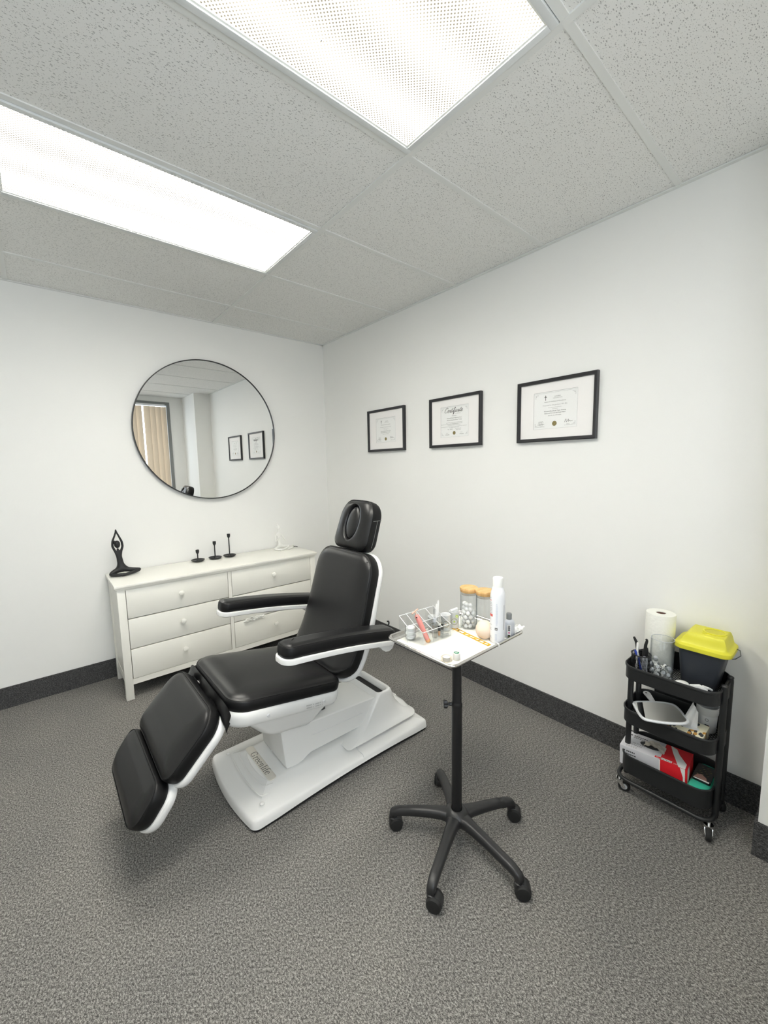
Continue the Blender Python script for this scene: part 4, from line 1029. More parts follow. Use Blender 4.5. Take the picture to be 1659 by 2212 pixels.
# patterned white sample cups with ring emblems, standing behind in a row
def sample(a, b, r, h, kind, lab):
    t = thing('sample_cup', lab, 'cup', tuple(OP(a, b, .0035)), 'round white printed cups by the organizer')
    c_ = OP(a, b, .0035); build('body', MB().lathe(c_, [(r*.86, 0), (r*.9, .001), (r, h-.003), (r*1.04, h-.002), (r*1.04, h), (r*.96, h), (r*.9, h-.002), (r*.8, .004)], 28), TUBW, t)
    v = (CAM-c_); v.z = 0; v.normalize(); ex_ = Vector((-v.y, v.x, 0)); dm = MB(); o_ = c_+v*(r*.985)+Vector((0, 0, h*.45))
    dm.use(OLIVE); disc(dm, o_, ex_, (0, 0, 1), (0, 0), .0140, .0022, 28, r0=.0122); dm.use(YGREEN if kind else SPONGE); disc(dm, o_, ex_, (0, 0, 1), (0, 0), .004, .0012, 10)
    dm.use(YGREEN if kind else INKL)
    disc(dm, c_+v*(r*.97)+ex_*r*.5*(1 if kind else -1)+Vector((0, 0, h*.80)), ex_, (0, 0, 1), (0, 0), .006, .003, 10, r0=.003)
    build('emblem', dm, None, t, smooth=0)
sample(.128, .084, .021, .062, 0, 'white printed cup inside the organizer, palest of the three')
sample(.180, .062, .021, .066, 0, 'white cup with tan ring emblem, between the pale cup and the lime one')
sample(.226, .056, .021, .070, 1, 'white cup with lime green print, nearest the cotton jar')
tag(build('cotton_swab_tube', MB().tube([OP(.212, .064, .076), OP(.240, .052, .084)], .005, 12), COTTON, loc=tuple(OP(.22, .06, .08))), 'white cotton roll lying across the lime-printed cup', 'cotton roll')
# white flat sticks
for i, (a_, b_, h, l_) in enumerate(((.134, .070, .118, 'shorter'), (.146, .073, .130, 'taller'))):
    p = OP(a_-.006, b_, .004); q = OP(a_+.008, b_+.006, h); e_ = ou*.0045; f2 = ov_*.0012
    sm3 = MB(); n9 = 8; rg_ = []
    for k_ in range(n9+1):
        c_ = p.lerp(q, k_/n9); w_ = 1 if k_ < n9 else .8
        rg_.append([c_-e_*w_-f2, c_+e_*w_-f2, c_+e_*w_+f2, c_-e_*w_+f2])
    tag(build('flat_stick', sm3.rings(rg_), COTTON, loc=tuple(p)), l_+' of the two flat white sticks standing in the organizer', 'stick', 'flat white sticks in the organizer')
# pink T-shaped beauty bar
pk = thing('beauty_bar', 'rose pink T-shaped facial bar leaning in the organizer', 'massage bar', tuple(OP(.05, .03, .004)))
pa = OP(.044, .024, .006); pb_ = Vector((-1.098, -2.345, Z+.110)); dr_ = pb_-pa
build('grip', MB().tube([pa+dr_*q for q in (0, .02, .12, .3, .6, .85, .93, .97)], [.006, .0085, .0095, .0098, .0105, .0105, .009, .005], 16), PINK, pk)
build('end_cap', MB().tube([pa+dr_*q for q in (-.08, -.06, .03)], [.006, .0092, .0096], 16), COPPER, pk)
build('neck', MB().tube([pa+dr_*.95, pa+dr_*1.08], .0028, 10), ROSE, pk)
hc = pa+dr_*1.09; hx = Vector((.95, .05, .30)).normalized()
build('t_head', MB().tube([hc-hx*.0195, hc-hx*.018, hc+hx*.018, hc+hx*.0195], [.0015, .0032, .0032, .0015], 12), ROSE, pk)
build('button', MB().sphere(pa+dr_*.86+Vector((-.009, -.004, .003)), .0028, 10, 6), RUB, pk)
# tall clear dropper vial
vt = thing('dropper_vial', 'tall clear spray vial in the middle of the organizer, taller than the black-banded ampoules', 'vial', tuple(OP(.082, .028, .004)))
c_ = OP(.086, .028, .004)
build('body', MB().lathe(c_, [(.0095, 0), (.0105, .002), (.0105, .058), (.008, .064), (.0055, .068)], 22), VIALG, vt)
build('liquid', MB().lathe(c_, [(.0085, .002), (.0085, .044)], 20), TAPET, vt)
build('collar', MB().lathe(c_, [(.0075, .066), (.0078, .080), (.006, .081)], 20), LGREY, vt)
build('pump', MB().lathe(c_, [(.0045, .080), (.0045, .108), (.006, .109), (.006, .116), (.001, .117)], 16), VIALG, vt)
for i, (a_, b_) in enumerate(((.112, .030), (.132, .033))):
    c_ = OP(a_, b_, .004)
    va = thing('ampoule', ('left' if i == 0 else 'right')+'-hand of two short clear ampoules with black bands in the organizer', 'ampoule', tuple(c_), 'black-banded ampoules in the organizer')
    build('glass', MB().lathe(c_, [(.0055, 0), (.006, .002), (.006, .046), (.004, .050), (.0035, .054), (.001, .055)], 16), VIALG, va)
    build('band', MB().lathe(c_, [(.0063, .022), (.0063, .040)], 16, False, False), BLACKF, va)
    build('fill', MB().lathe(c_, [(.0050, .002), (.0050, .020)], 14), COPPER if i == 0 else VIALG, va)
# loose clear sachets lying in the organizer base
tag(build('blister_strip', MB().rings([[OP(a_, b_, h) for a_, b_ in ((.108, .008), (.150, .010), (.152, .022), (.110, .020))] for h in (.004, .009)]), VIALG, loc=tuple(OP(.13, .015, .004))), 'flat clear blister strip lying in front of the ampoules', 'blister pack')

# jars with bamboo lids
def jar(x, y, h, lab, full):
    t = thing('glass_jar', lab, 'jar', (x, y, Z), 'clear glass jars with bamboo lids'); c_ = (x, y, Z); r = .0355
    build('body', MB().lathe(c_, [(.001, .0), (r-.004, 0), (r-.001, .002), (r, .006), (r, h-.018), (r-.0015, h-.018), (r-.0022, .007), (r-.005, .005), (.001, .005)], 48), GLASS, t)
    build('seal', MB().lathe(c_, [(r-.003, h-.030), (r-.0022, h-.026), (r-.0022, h-.019), (r-.004, h-.018)], 40), TAPET, t)
    build('lid', MB().lathe(c_, [(r-.003, h-.020), (r+.0008, h-.017), (r+.0015, h-.010), (r+.0025, h-.009), (r+.0030, h-.002), (r+.0018, h), (.001, h)], 48), BAMBOO, t)
    if full:
        random.seed(11); n9 = 0
        lay = 0; zz = .012
        while zz < .105:
            for k_ in range(6 if zz < .085 else 3):
                a_ = k_*pi/3+lay*.55+random.uniform(-.15, .15); q_ = .0215
                if zz >= .085: a_ = 2.2+k_*1.0; q_ = .018
                b_ = tag(build('cotton_ball', MB().sphere((x+q_*cos(a_), y+q_*sin(a_), Z+zz+random.uniform(-.002, .002)), .0098, 12, 8, (1, 1, random.uniform(.85, 1))), COTTON, loc=(x+q_*cos(a_), y+q_*sin(a_), Z+zz)), 'white cotton ball inside the bamboo-lidded jar', 'cotton ball', 'cotton balls in the jar')
            if zz < .085: tag(build('cotton_ball', MB().sphere((x, y, Z+zz+.006), .0098, 12, 8), COTTON, loc=(x, y, Z+zz)), 'white cotton ball inside the bamboo-lidded jar', 'cotton ball', 'cotton balls in the jar')
            zz += .0185; lay += 1
jar(-.836, -2.401, .176, 'clear jar full of cotton balls with bamboo lid, nearer the organizer', True)
jar(-.822, -2.472, .176, 'empty clear jar with bamboo lid, between the cotton jar and the white spray can', False)
# beige sponge ball
sc = (-.880, -2.513, Z+.034)
tag(build('makeup_sponge', MB().lathe((sc[0], sc[1], Z), [(.001, 0), (.015, .001), (.025, .008), (.032, .020), (.0345, .034), (.033, .046), (.027, .058), (.018, .067), (.008, .0715), (.001, .072)], 36), SPONGE, loc=(sc[0], sc[1], Z)), 'round beige sponge in front of the empty jar', 'sponge')
# gold stencil ruler
ra, rb = Vector((-.895, -2.366, Z)), Vector((-.925, -2.570, Z)); rd = (rb-ra).normalized(); rs = Vector((-rd.y, rd.x, 0)); RL = (rb-ra).length; rw = .0185
rm = MB(); holes = [(.10, 'r', .022, .013), (.23, 'r', .034, .016), (.40, 'e', .022, .012), (.54, 'e', .030, .012), (.68, 'e', .022, .011), (.80, 'r', .028, .015), (.915, 'd', .020, .012)]
def RP(a, b, h): return ra+rd*a+rs*b+Vector((0, 0, h))
# outline strips around each hole
prev = 0; N9 = 24
for i, (tt, kd_, hl, hw9) in enumerate(holes):
    a0 = 0 if i == 0 else (holes[i-1][0]+tt)/2*RL; a1 = RL if i == len(holes)-1 else (tt+holes[i+1][0])/2*RL; cx = tt*RL; hw_ = hw9/2; hl_ = hl/2
    outp, inp = [], []
    for k_ in range(N9):
        th = 2*pi*k_/N9; cc_, ss_ = cos(th), sin(th); mxx = max(abs(cc_), abs(ss_))
        px, py = cc_/mxx, ss_/mxx
        outp.append((cx+(a1-cx)*px if px > 0 else cx+(cx-a0)*px, rw/2*py))
        if kd_ == 'e': inp.append((cx+hl_*cc_, hw_*ss_))
        elif kd_ == 'd': m_ = abs(cc_)+abs(ss_); inp.append((cx+hl_*cc_/m_*1.2, hw_*ss_/m_*1.2))
        else: inp.append((cx+hl_*px, hw_*py*.92))
    rm.rings([[RP(*p, .0002) for p in inp], [RP(*p, .0022) for p in inp], [RP(*p, .0022) for p in outp], [RP(*p, .0002) for p in outp], [RP(*p, .0002) for p in inp]], False, False)
tag(build('stencil_ruler', rm, YEL, loc=tuple(ra), smooth=30), 'golden yellow stencil ruler with cut-out shapes lying across the tray', 'ruler')
# white spray can
sx, sy = -.868, -2.566; sr9 = .0285
sp = thing('spray_can', 'tall white spray can with red label band standing on the tray', 'spray can', (sx, sy, Z))
build('body', MB().lathe((sx, sy, Z), [(.0265, 0), (sr9, .002), (sr9, .185), (sr9-.0015, .198), (sr9-.006, .212), (.0195, .219), (.0185, .222)], 48), WPL, sp)
build('cap', MB().lathe((sx, sy, Z), [(.0190, .221), (.0193, .255), (.0182, .258), (.001, .2585)], 40), STONEW, sp)
lb = MB()
def on_can(mb, ang, z, w, h):
    n9 = max(2, int(w/.004)); V = []
    for i in range(n9+1):
        a_ = ang+(i/n9-.5)*w/sr9
        for zz in (z, z+h): V.append((sx+(sr9+.0004)*cos(a_), sy+(sr9+.0004)*sin(a_), Z+zz))
    mb.add(V, [(2*i, 2*i+2, 2*i+3, 2*i+1) for i in range(n9)])
ca = math.atan2(CAM.y-sy, CAM.x-sx)   # printed front faces the room at a slant
L0 = ca-1.05
lb.use(REDL); on_can(lb, L0+.05, .106, .018, .010); on_can(lb, L0-.05, .168, .008, .004)
lb.use(INKL)
for i, (z_, w_) in enumerate(((.178, .010), (.160, .014), (.154, .017), (.147, .015), (.138, .02), (.132, .018), (.126, .014), (.119, .018), (.072, .016), (.058, .014), (.052, .016), (.025, .014), (.020, .015))):
    n9 = int(w_/.003)
    for k_ in range(n9): on_can(lb, L0+(k_-n9/2)*.105, z_, .0022, .0022)
lb.use(REDL)
for z_ in (.095, .088): on_can(lb, L0-.1, z_, .003, .002)
lb.use(LABELG)
for i in range(24): on_can(lb, ca-.12, .075+.0036*i, .004 if i % 3 else .006, .0018)
for i in range(14): on_can(lb, ca+.02, .080+.005*i, .0016, .003)
for i in range(10): on_can(lb, ca-.18, .012+.0028*i, .008, .0014)
lb.use(INK); on_can(lb, ca-.17, .054, .010, .010)
for i in range(22): on_can(lb, ca+.95, .055+.0045*i, .003, .0028)
lb.use(STONEW); on_can(lb, ca-.17, .0565, .004, .004)
build('label', lb, None, sp, smooth=0)
# small squeeze bottle
bx_, by_ = -.797, -2.572
sb_ = thing('small_bottle', 'short pale grey bottle with dark cap behind the spray can', 'bottle', (bx_, by_, Z))
def ell(r1, r2_, z): return [(bx_+(r1*cos(a_)*.8+r2_*sin(a_)*-.6), by_+(r1*cos(a_)*-.6-r2_*sin(a_)*.8)*1, Z+z) for a_ in [2*pi*i/32 for i in range(32)]]
build('body', MB().rings([ell(.021, .014, 0), ell(.023, .0155, .003), ell(.023, .0155, .058), ell(.021, .014, .066), ell(.013, .011, .072), ell(.009, .009, .074)]), SMB, sb_, 60)
build('cap', MB().rings([ell(.0105, .0105, .073), ell(.0108, .0108, .094), ell(.0095, .0095, .097)]), GREYCAP, sb_, 60)
lbm = MB(); v = (CAM-Vector((bx_, by_, Z))); v.z = 0; v.normalize(); ex_ = Vector((v.y, -v.x, 0))*-1
o_ = Vector((bx_, by_, Z))+v*.0225
ey_ = Vector((0, 0, 1))
lbm.use(STONEW); rect(lbm, o_, ex_, ey_, -.006, .008, .004, .056, .0004)
lbm.use(INKD); rect(lbm, o_, ex_, ey_, -.004, .006, .004, .016, .0008)
for i in range(5): rect(lbm, o_, ex_, ey_, -.003, .005, .032+.0045*i, .0352+.0045*i, .0008)
lbm.use(MAG); disc(lbm, o_, ex_, ey_, (.001, .024), .003, .0008, 10); lbm.use(YGREEN); rect(lbm, o_, ex_, ey_, -.002, .004, .008, .0095, .0010)
build('label', lbm, None, sb_, smooth=0)
# tape rolls
tp = thing('tape_roll', 'white tape roll standing on end with a green-printed core, near the tray front corner', 'tape', (-1.105, -2.556, Z), 'tape rolls at the tray front corner')
c_ = (-1.105, -2.556, Z)
build('roll', MB().lathe(c_, [(.006, 0), (.0125, 0), (.013, .0008), (.013, .0242), (.0125, .025), (.0098, .0252)], 36), TAPEC, tp)
build('core', MB().lathe(c_, [(.0098, .002), (.0098, .0255), (.001, .0256)], 30), GREENP, tp)
gm = MB()
for q_ in (-.004, 0, .003): stroke(gm, (c_[0], c_[1], c_[2]+.0256), (.8, -.6, 0), (.6, .8, 0), [(q_-.003, -.006), (q_+.003, .006)], .0011, smoothn=0)
build('print', gm, STONEW, tp, smooth=0)
c_ = (-1.136, -2.536, Z)
tp2 = thing('tape_roll', 'low translucent tape roll lying flat beside the green-cored roll', 'tape', c_, 'tape rolls at the tray front corner')
build('roll', MB().lathe(c_, [(.0115, 0), (.0195, 0), (.0200, .0008), (.0200, .0118), (.0195, .0125), (.0130, .0125), (.0122, .012), (.0118, .001)], 40), TAPET, tp2)
build('core', MB().lathe(c_, [(.0114, 0), (.0128, .0003), (.0128, .0122), (.0112, .0122)], 32), TAPEC, tp2)

# ------------------------------------------------------------ three-tier trolley by the right wall
kx0, kx1, ky0, ky1 = -.297, -.045, -3.160, -2.826
ct = thing('utility_cart', 'small black three-tier metal trolley on castors by the right wall', 'trolley', ((kx0+kx1)/2, (ky0+ky1)/2, 0))
def tier(zb, zt, g=0):
    R = []; r = .055
    prof = [(.004, zb+.003), (.004, zb), (0, zb), (0, zt-.012), (-.003, zt-.010), (-.0035, zt-.002), (-.002, zt), (.0015, zt), (.003, zt-.003), (.003, zb+.0055)]
    for ins, z in prof: R.append([(x, y, z) for x, y in rr(kx0+g, kx1-g, ky0+g, ky1-g, r, 8, ins)])
    o = build('tier', MB().rings(R, False, False), BLKM, ct, 50)
    fl4 = rr(kx0+g, kx1-g, ky0+g, ky1-g, r, 8, .003)
    build('tier_floor', MB().rings([[(x, y, z) for x, y in fl4] for z in (zb+.004, zb+.0055)]), PERF, o)
    build('tier_pan', MB().rings([[(x, y, z) for x, y in fl4] for z in (zb+.001, zb+.0038)]), BLKM, o)
    return o
tier(.547, .609); tier(.343, .409, .001); tier(.108, .192, .004)
# raised back rails on the wall side
for zb, zt in ((.609, .632), (.409, .432)):
    build('back_rail', MB().rings([[(x, y, z) for x, y in ((kx1-.002, ky0+.06), (kx1+.001, ky0+.06), (kx1+.001, ky1-.06), (kx1-.002, ky1-.06))] for z in (zb-.02, zt)]), BLKM, ct)
# posts: flattened tubes at both ends
for yy, sgn in ((ky0, -1), (ky1, 1)):
    yc_ = yy+sgn*.006 if sgn < 0 else yy-.0145
    xm_ = (kx0+kx1)/2
    if sgn < 0: xp = (xm_-.052, xm_+.052)
    else: xp = (xm_-.052, xm_+.052)
    for xx in xp:
        zt_ = .618 if sgn < 0 else .55
        build('post', MB().tube([(xx, yc_, .062), (xx, yc_, .10), (xx, yc_, zt_-.018), (xx, yc_, zt_)], [.0115, .0115, .0115, .010], 16), BLKM, ct)
        if sgn < 0: build('post_cap', MB().sphere((xx, yc_, .617), .0115, 14, 8, (1, 1, .7)), BLKP, ct)
    for z_ in (.335, .54, .105):
        if sgn < 0: build('end_plate', MB().box(xp[0], xp[1], yc_-.003, yc_+.003, z_, z_+.062), BLKM, ct)
# bottom frame loop
zf = .072; pts = []
fl5 = rr(kx0-.004, kx1+.004, ky0-.012, ky1+.012, .055, 8, .006)
pts = [(x, y, zf) for x, y in fl5]
build('base_frame', MB().tube(pts, .0085, 12, True), BLKM, ct)
def castor(x, y, ang, brake):
    cm_ = MB(); e = Vector((cos(ang), sin(ang), 0)); f_ = Vector((-e.y, e.x, 0)); c_ = Vector((x, y, 0))
    cm_.lathe((x, y, 0), [(.006, .074), (.006, .056), (.0165, .056), (.0175, .052), (.0165, .048), (.0165, .046), (.0155, .044)], 20)
    for s_ in (-.0125, .0125):
        cm_.rings([[c_+f_*(s_+t_)+e*a_+Vector((0, 0, b_)) for a_, b_ in ((-.012, .046), (.012, .046), (.022, .030), (.024, .022), (.018, .017), (.012, .020))] for t_ in (-.0012, .0012)])
    cm_.tube([c_+e*.018+f_*-.014+Vector((0, 0, .0225)), c_+e*.018+f_*.014+Vector((0, 0, .0225))], .0035, 8)
    if brake: cm_.box(x-.004, x+.004, y-.002, y+.002, .03, .035)
    q = build('castor', cm_, CHROME, ct, 40)
    wM = f_.to_track_quat('Z', 'Y').to_matrix()
    build('wheel', MB().lathe(c_+e*.018-f_*.009+Vector((0, 0, .0245)), [(.004, .001), (.013, .001), (.015, -.0005), (.022, 0), (.0243, .003), (.0243, .015), (.022, .018), (.015, .0185), (.013, .017), (.004, .017)], 28, M=wM), RUB, q, 40)
    build('wheel_hub', MB().lathe(c_+e*.018-f_*.0095+Vector((0, 0, .0245)), [(.001, -.001), (.013, 0), (.013, .0195), (.001, .0205)], 20, M=wM), LGREY, q, 40)
castor(kx0+.022, ky1-.006, radians(-75), 0); castor(kx0+.020, ky0+.003, radians(-165), 1)
castor(kx1-.022, ky1-.006, radians(-60), 0); castor(kx1-.022, ky0+.010, radians(-140), 0)

T1, T2, T3 = .5535, .3495, .1145
# paper towel roll
px_, py_ = -.108, -2.910
tr = thing('paper_towel_roll', 'tall white paper towel roll standing on the trolley top behind the glass cylinder', 'paper towel', (px_, py_, T1))
R = [(.0195, 0), (.056, 0), (.0572, .003), (.0572, .262), (.056, .265), (.0195, .265), (.0190, .262), (.019, .003)]
trm_ = MB().lathe((px_, py_, T1), R+[R[0]], 56, False, False)
build('roll', trm_, TOWEL, tr, 50)
build('core', MB().lathe((px_, py_, T1), [(.0188, .001), (.0188, .262), (.0175, .262), (.0175, .2), (.001, .195)], 32, False, True), CARDB, tr)
# mesh pen cup with pliers and pens
cx_, cy_ = -.204, -2.869; cr_ = .0375
pc = thing('pen_cup', 'black mesh cup with pliers and pens at the left end of the trolley top', 'pen cup', (cx_, cy_, T1))
build('rim', MB().tube([(cx_+cr_*cos(2*pi*i/40), cy_+cr_*sin(2*pi*i/40), T1+.088) for i in range(40)], .0026, 8, True), BLKM, pc)
msh = MB(); n9 = 40
for i in range(n9):
    a_ = 2*pi*i/n9
    for s_ in (-1, 1): msh.tube([(cx_+(cr_-.001)*cos(a_+s_*q*.35), cy_+(cr_-.001)*sin(a_+s_*q*.35), T1+.003+.085*q) for q in (0, .25, .5, .75, 1)], .0007, 4)
build('mesh_wall', msh, BLKM, pc); build('base', MB().lathe((cx_, cy_, T1), [(cr_, 0), (cr_, .006), (cr_-.002, .006), (.001, .003)], 40), BLKM, pc)
pl = thing('pliers', 'pair of pliers with black rubber handles sticking up out of the black mesh cup', 'pliers', (cx_, cy_-.005, T1+.006))
hb_ = Vector((cx_+.004, cy_+.0, T1))
for s_, pts in ((1, [(0, .004, .060), (.0, .013, .085), (0, .017, .105), (0, .0215, .130), (0, .030, .148), (0, .034, .155)]), (-1, [(0, -.004, .060), (0, -.012, .085), (0, -.0135, .105), (0, -.0145, .130), (0, -.0185, .152), (0, -.0150, .160)])):
    P = catmull([hb_+Vector(p) for p in pts], 5); n9 = len(P)
    build('handle', MB().tube(P, [.0045+.0022*sin(pi*min(1, i/(n9-1)*1.1)) for i in range(n9)], 10, squash=(.8, 1)), RUB, pl)
build('jaw', MB().tube([hb_+Vector((0, -.004, .006)), hb_+Vector((0, -.001, .045)), hb_+Vector((0, 0, .060)), hb_+Vector((0, .002, .070))], [.003, .008, .010, .008], 10, squash=(.6, 1)), GREYCAP, pl)
def pen(a, b, m1, m2, lab, grp='pens in the mesh cup'):
    a = Vector((cx_, cy_, T1))+Vector(a); b = Vector((cx_, cy_, T1))+Vector(b)
    t = thing('pen', lab, 'pen', tuple(a), grp)
    build('barrel', MB().tube([a, a.lerp(b, .06), a.lerp(b, .6), a.lerp(b, .78)], [.0015, .0042, .0045, .0045], 12), m1, t)
    build('cap', MB().tube([a.lerp(b, .78), a.lerp(b, .96), b], [.0048, .0048, .003], 12), m2, t)
    return t
pen((-.020, .010, .008), (-.005, .014, .138), STONEW, STONEW, 'white pen standing tallest between the plier handles')
pen((-.012, -.018, .008), (-.026, .017, .108), STONEW, BLUE, 'white and blue pen leaning in front of the pliers')
pen((-.022, -.012, .008), (-.022, .008, .098), BLUE, LGREY, 'blue pen with grey end crossing the white one in the mesh cup')
tag(build('eraser_pack', MB().box(cx_-.022, cx_-.002, cy_-.032, cy_-.010, T1+.010, T1+.082, .003), LGREY, loc=(cx_-.012, cy_-.02, T1+.01)), 'light grey packet tucked in the mesh cup beside the pens', 'packet')
tag(build('scissor_case', MB().tube([(cx_+.015, cy_-.006, T1+.008), (cx_+.014, cy_-.012, T1+.10), (cx_+.013, cy_-.015, T1+.118)], [.006, .012, .007], 12, squash=(.6, 1)), BLKP, loc=(cx_+.015, cy_-.01, T1+.008)), 'black tool case behind the pliers in the mesh cup', 'case')
# glass cylinder with empty vials
gx_, gy_ = -.222, -2.952; gr_ = .0430
gv = thing('glass_cylinder', 'open clear glass cylinder holding loose vials on the trolley top', 'glass vase', (gx_, gy_, T1))
build('body', MB().lathe((gx_, gy_, T1), [(.001, 0), (gr_-.002, 0), (gr_, .003), (gr_, .190), (gr_-.001, .1912), (gr_-.0022, .190), (gr_-.0022, .008), (.001, .007)], 56), GLASS, gv, 50)
build('lip', MB().tube([(gx_+(gr_-.001)*cos(2*pi*i/48), gy_+(gr_-.001)*sin(2*pi*i/48), T1+.1912) for i in range(48)], .0011, 6, True), LGREY, gv)
def vial_proto(p):
    t = thing('vial', 'small empty clear vial with metal crimp lying in the glass cylinder', 'vial', p, 'empty vials in the glass cylinder'); P = Vector(p)
    build('glass', MB().lathe(P, [(.001, 0), (.0085, 0), (.0095, .0015), (.0095, .020), (.0065, .0245), (.0055, .026)], 20), VIALG, t)
    build('label', MB().lathe(P, [(.00975, .004), (.00975, .015)], 20, False, False), STONEW, t)
    build('crimp', MB().lathe(P, [(.0055, .0255), (.0075, .026), (.0075, .032), (.0055, .033), (.004, .0325), (.001, .0325)], 20), LGREY, t)
    return t
random.seed(5); v0 = vial_proto((gx_-.016, gy_-.012, T1+.019))
v0.rotation_euler = (1.45, .3, .8)
cells = []
for lay in range(4):
    for k_ in range(5 if lay < 3 else 3):
        a_ = k_*2*pi/5+lay*.63; q_ = .0235
        cells.append((gx_+q_*cos(a_), gy_+q_*sin(a_), T1+.019+.0175*lay, a_+1.2))
vlab = ['small empty clear vial with white label lying in the glass cylinder']
first = True
for i, (x, y, z, a_) in enumerate(cells):
    if lay == 99: pass
    rot = (1.35+random.uniform(-.35, .35), random.uniform(-.3, .3), a_)
    # centre the body on the cell
    off = Matrix.Identity(3)
    from mathutils import Euler
    d_ = Euler(rot).to_matrix() @ Vector((0, 0, .016))
    pos = Vector((x, y, z))-d_
    if first: v0.location = pos; v0.rotation_euler = rot; first = False
    else:
        v1 = dup(v0, pos); v1.rotation_euler = rot
v1 = dup(v0, (gx_-.008, gy_+.022, T1+.078), 'clear vial standing upright highest in the heap inside the glass cylinder'); v1.rotation_euler = (.15, -.3, 0)

# sharps bin with yellow lid
sb = thing('sharps_bin', 'dark grey plastic sharps bin with bright yellow lid on the trolley top', 'bin', (-.115, -3.075, T1))
R = []
for xa, xb, ya, yb, z in ((-.176, -.056, -3.126, -3.012, 0), (-.178, -.054, -3.128, -3.010, .003), (-.192, -.040, -3.156, -2.998, .165), (-.193, -.039, -3.158, -2.996, .174)):
    R.append([(x, y, T1+z) for x, y in rr(xa, xb, ya, yb, .020, 6)])
build('body', MB().rings(R), DGREY, sb, 50)
R = []
lx0, lx1, ly0, ly1 = -.204, -.026, -3.174, -2.982
for ins, z, r in ((.004, .163, .035), (0, .163, .036), (-.001, .169, .036), (0, .179, .036), (.005, .183, .034), (.010, .185, .03), (.015, .190, .026), (.021, .212, .022), (.0265, .228, .018), (.0285, .2305, .014), (.033, .2315, .012)):
    R.append([(x, y, T1+z) for x, y in rr(lx0, lx1, ly0, ly1-max(0, ins-.012)*1.1, r, 6, ins)])
lid = build('lid', MB().rings(R), YLID, sb, 40)
pcx, pcy = -.108, -3.104
build('port_ring', MB().lathe((pcx, pcy, T1+.2315), [(.040, -.002), (.040, .0035), (.038, .0045), (.035, .0045), (.033, .0025), (.033, -.001)], 40, False, False), YLID, lid)
build('port_disc', MB().lathe((pcx, pcy, T1+.2315), [(.033, -.001), (.033, .0008), (.030, .0014), (.001, .0014)], 40), YLID2, lid)
build('port_notch', MB().box(pcx-.044, pcx-.034, pcy+.020, pcy+.034, T1+.2305, T1+.2355, .0015), YLID, lid)
build('wire_handle', MB().tube([(-.125, -3.150, T1+.152), (-.123, -3.166, T1+.143), (-.120, -3.176, T1+.146), (-.108, -3.190, T1+.160), (-.092, -3.184, T1+.176), (-.080, -3.160, T1+.176)], .0018, 8), WIRE, sb)
# small things on the top tier
tag(build('cotton_round', MB().lathe((-.238, -3.032, T1), [(.024, 0), (.030, .006), (.029, .024), (.022, .032), (.001, .036)], 28), COTTON, loc=(-.238, -3.032, T1)), 'white cotton bundle between the glass cylinder and the sharps bin', 'cotton')
mt = MB()
for i in range(7): mt.tube([(-.252+.004*sin(i*2), -3.062-.009*i, T1+.012+.006*(i % 2)), (-.232+.006*cos(i), -3.070-.009*i, T1+.020+.005*sin(i))], .0045, 7)
mt.tube([(-.250, -3.06, T1+.012), (-.244, -3.115, T1+.014)], .012, 8); mt.tube([(-.252, -3.062, T1+.034), (-.246, -3.09, T1+.040), (-.244, -3.118, T1+.036)], [.008, .011, .006], 8); mt.tube([(-.238, -3.10, T1+.044), (-.250, -3.122, T1+.048), (-.240, -3.13, T1+.040)], .0045, 6)
tag(build('clear_wrapper', mt, TUBW, loc=(-.235, -3.095, T1)), 'crinkled clear plastic wrapper lying at the foot of the sharps bin', 'wrapper')

# ---- middle tier: tissue box, tub, hand mirror
tb = thing('tissue_box', 'cream tissue box with black and brown leaf print on the middle trolley tier', 'tissue box', (-.210, -3.025, T2))
build('box', MB().box(-.272, -.155, -3.118, -2.925, T2, T2+.045, .001), FLORAL, tb, 30)
build('opening', MB().rings([[(-.213+.020*cos(2*pi*i/32), -3.045+.05*sin(2*pi*i/32), T2+z) for i in range(32)] for z in (.0448, .0456)]), TUBW, tb)
ts = MB(); V = []; F = []
for i in range(7):
    for j in range(9):
        t_ = i/6; u = j/8-.5
        w_ = .045*(1-.75*t_)+.006; x = -.205-.012*t_+.008*sin(j*1.5+i*.4)*(1-t_*.6); y = -3.058-.020*t_+u*w_*1.1; z = T2+.044+.095*t_+.012*t_*u*3
        V.append((x, y, z))
for i in range(6):
    for j in range(8): a_ = i*9+j; F.append((a_, a_+1, a_+10, a_+9))
n_ = len(V); V += [(v[0]+.0012, v[1], v[2]) for v in V]; F += [tuple(reversed([q+n_ for q in f])) for f in F]
ts.add(V, F); build('tissue', ts, TISS, tb, 70)
tubx, tuby = -.105, -3.098
tu = thing('plastic_tub', 'open frosted white round tub at the back right of the middle trolley tier', 'tub', (tubx, tuby, T2))
build('body', MB().lathe((tubx, tuby, T2), [(.030, 0), (.032, .002), (.036, .075), (.036, .078), (.0375, .080), (.039, .112), (.0375, .113), (.0355, .083), (.033, .006), (.001, .004)], 40), TUBW, tu, 40)
lt = MB(); v = Vector((-1, .25, 0)).normalized(); ex_ = Vector((-v.y*-1, v.x*-1, 0)); ex_ = Vector((-.25, -1, 0)).normalized()
for i, hh_ in enumerate((.020, .029, .038, .062)):
    o_ = Vector((tubx, tuby, T2+hh_))+Vector((-.0352, -.002, 0))
    if i == 3: disc(lt, o_, (0, -1, 0), (0, 0, 1), (.004, 0), .006, .0015, 16, r0=.0045)
    else: rect(lt, o_, (0, -1, 0), (0, 0, 1), -.002, .012, -.002, .002+.001*i, .0015)
build('lettering', lt, INKD, tu, smooth=0)
hmr = thing('hand_mirror', 'light grey framed hand mirror lying tilted over the tissue box', 'hand mirror', (-.23, -2.97, .41))
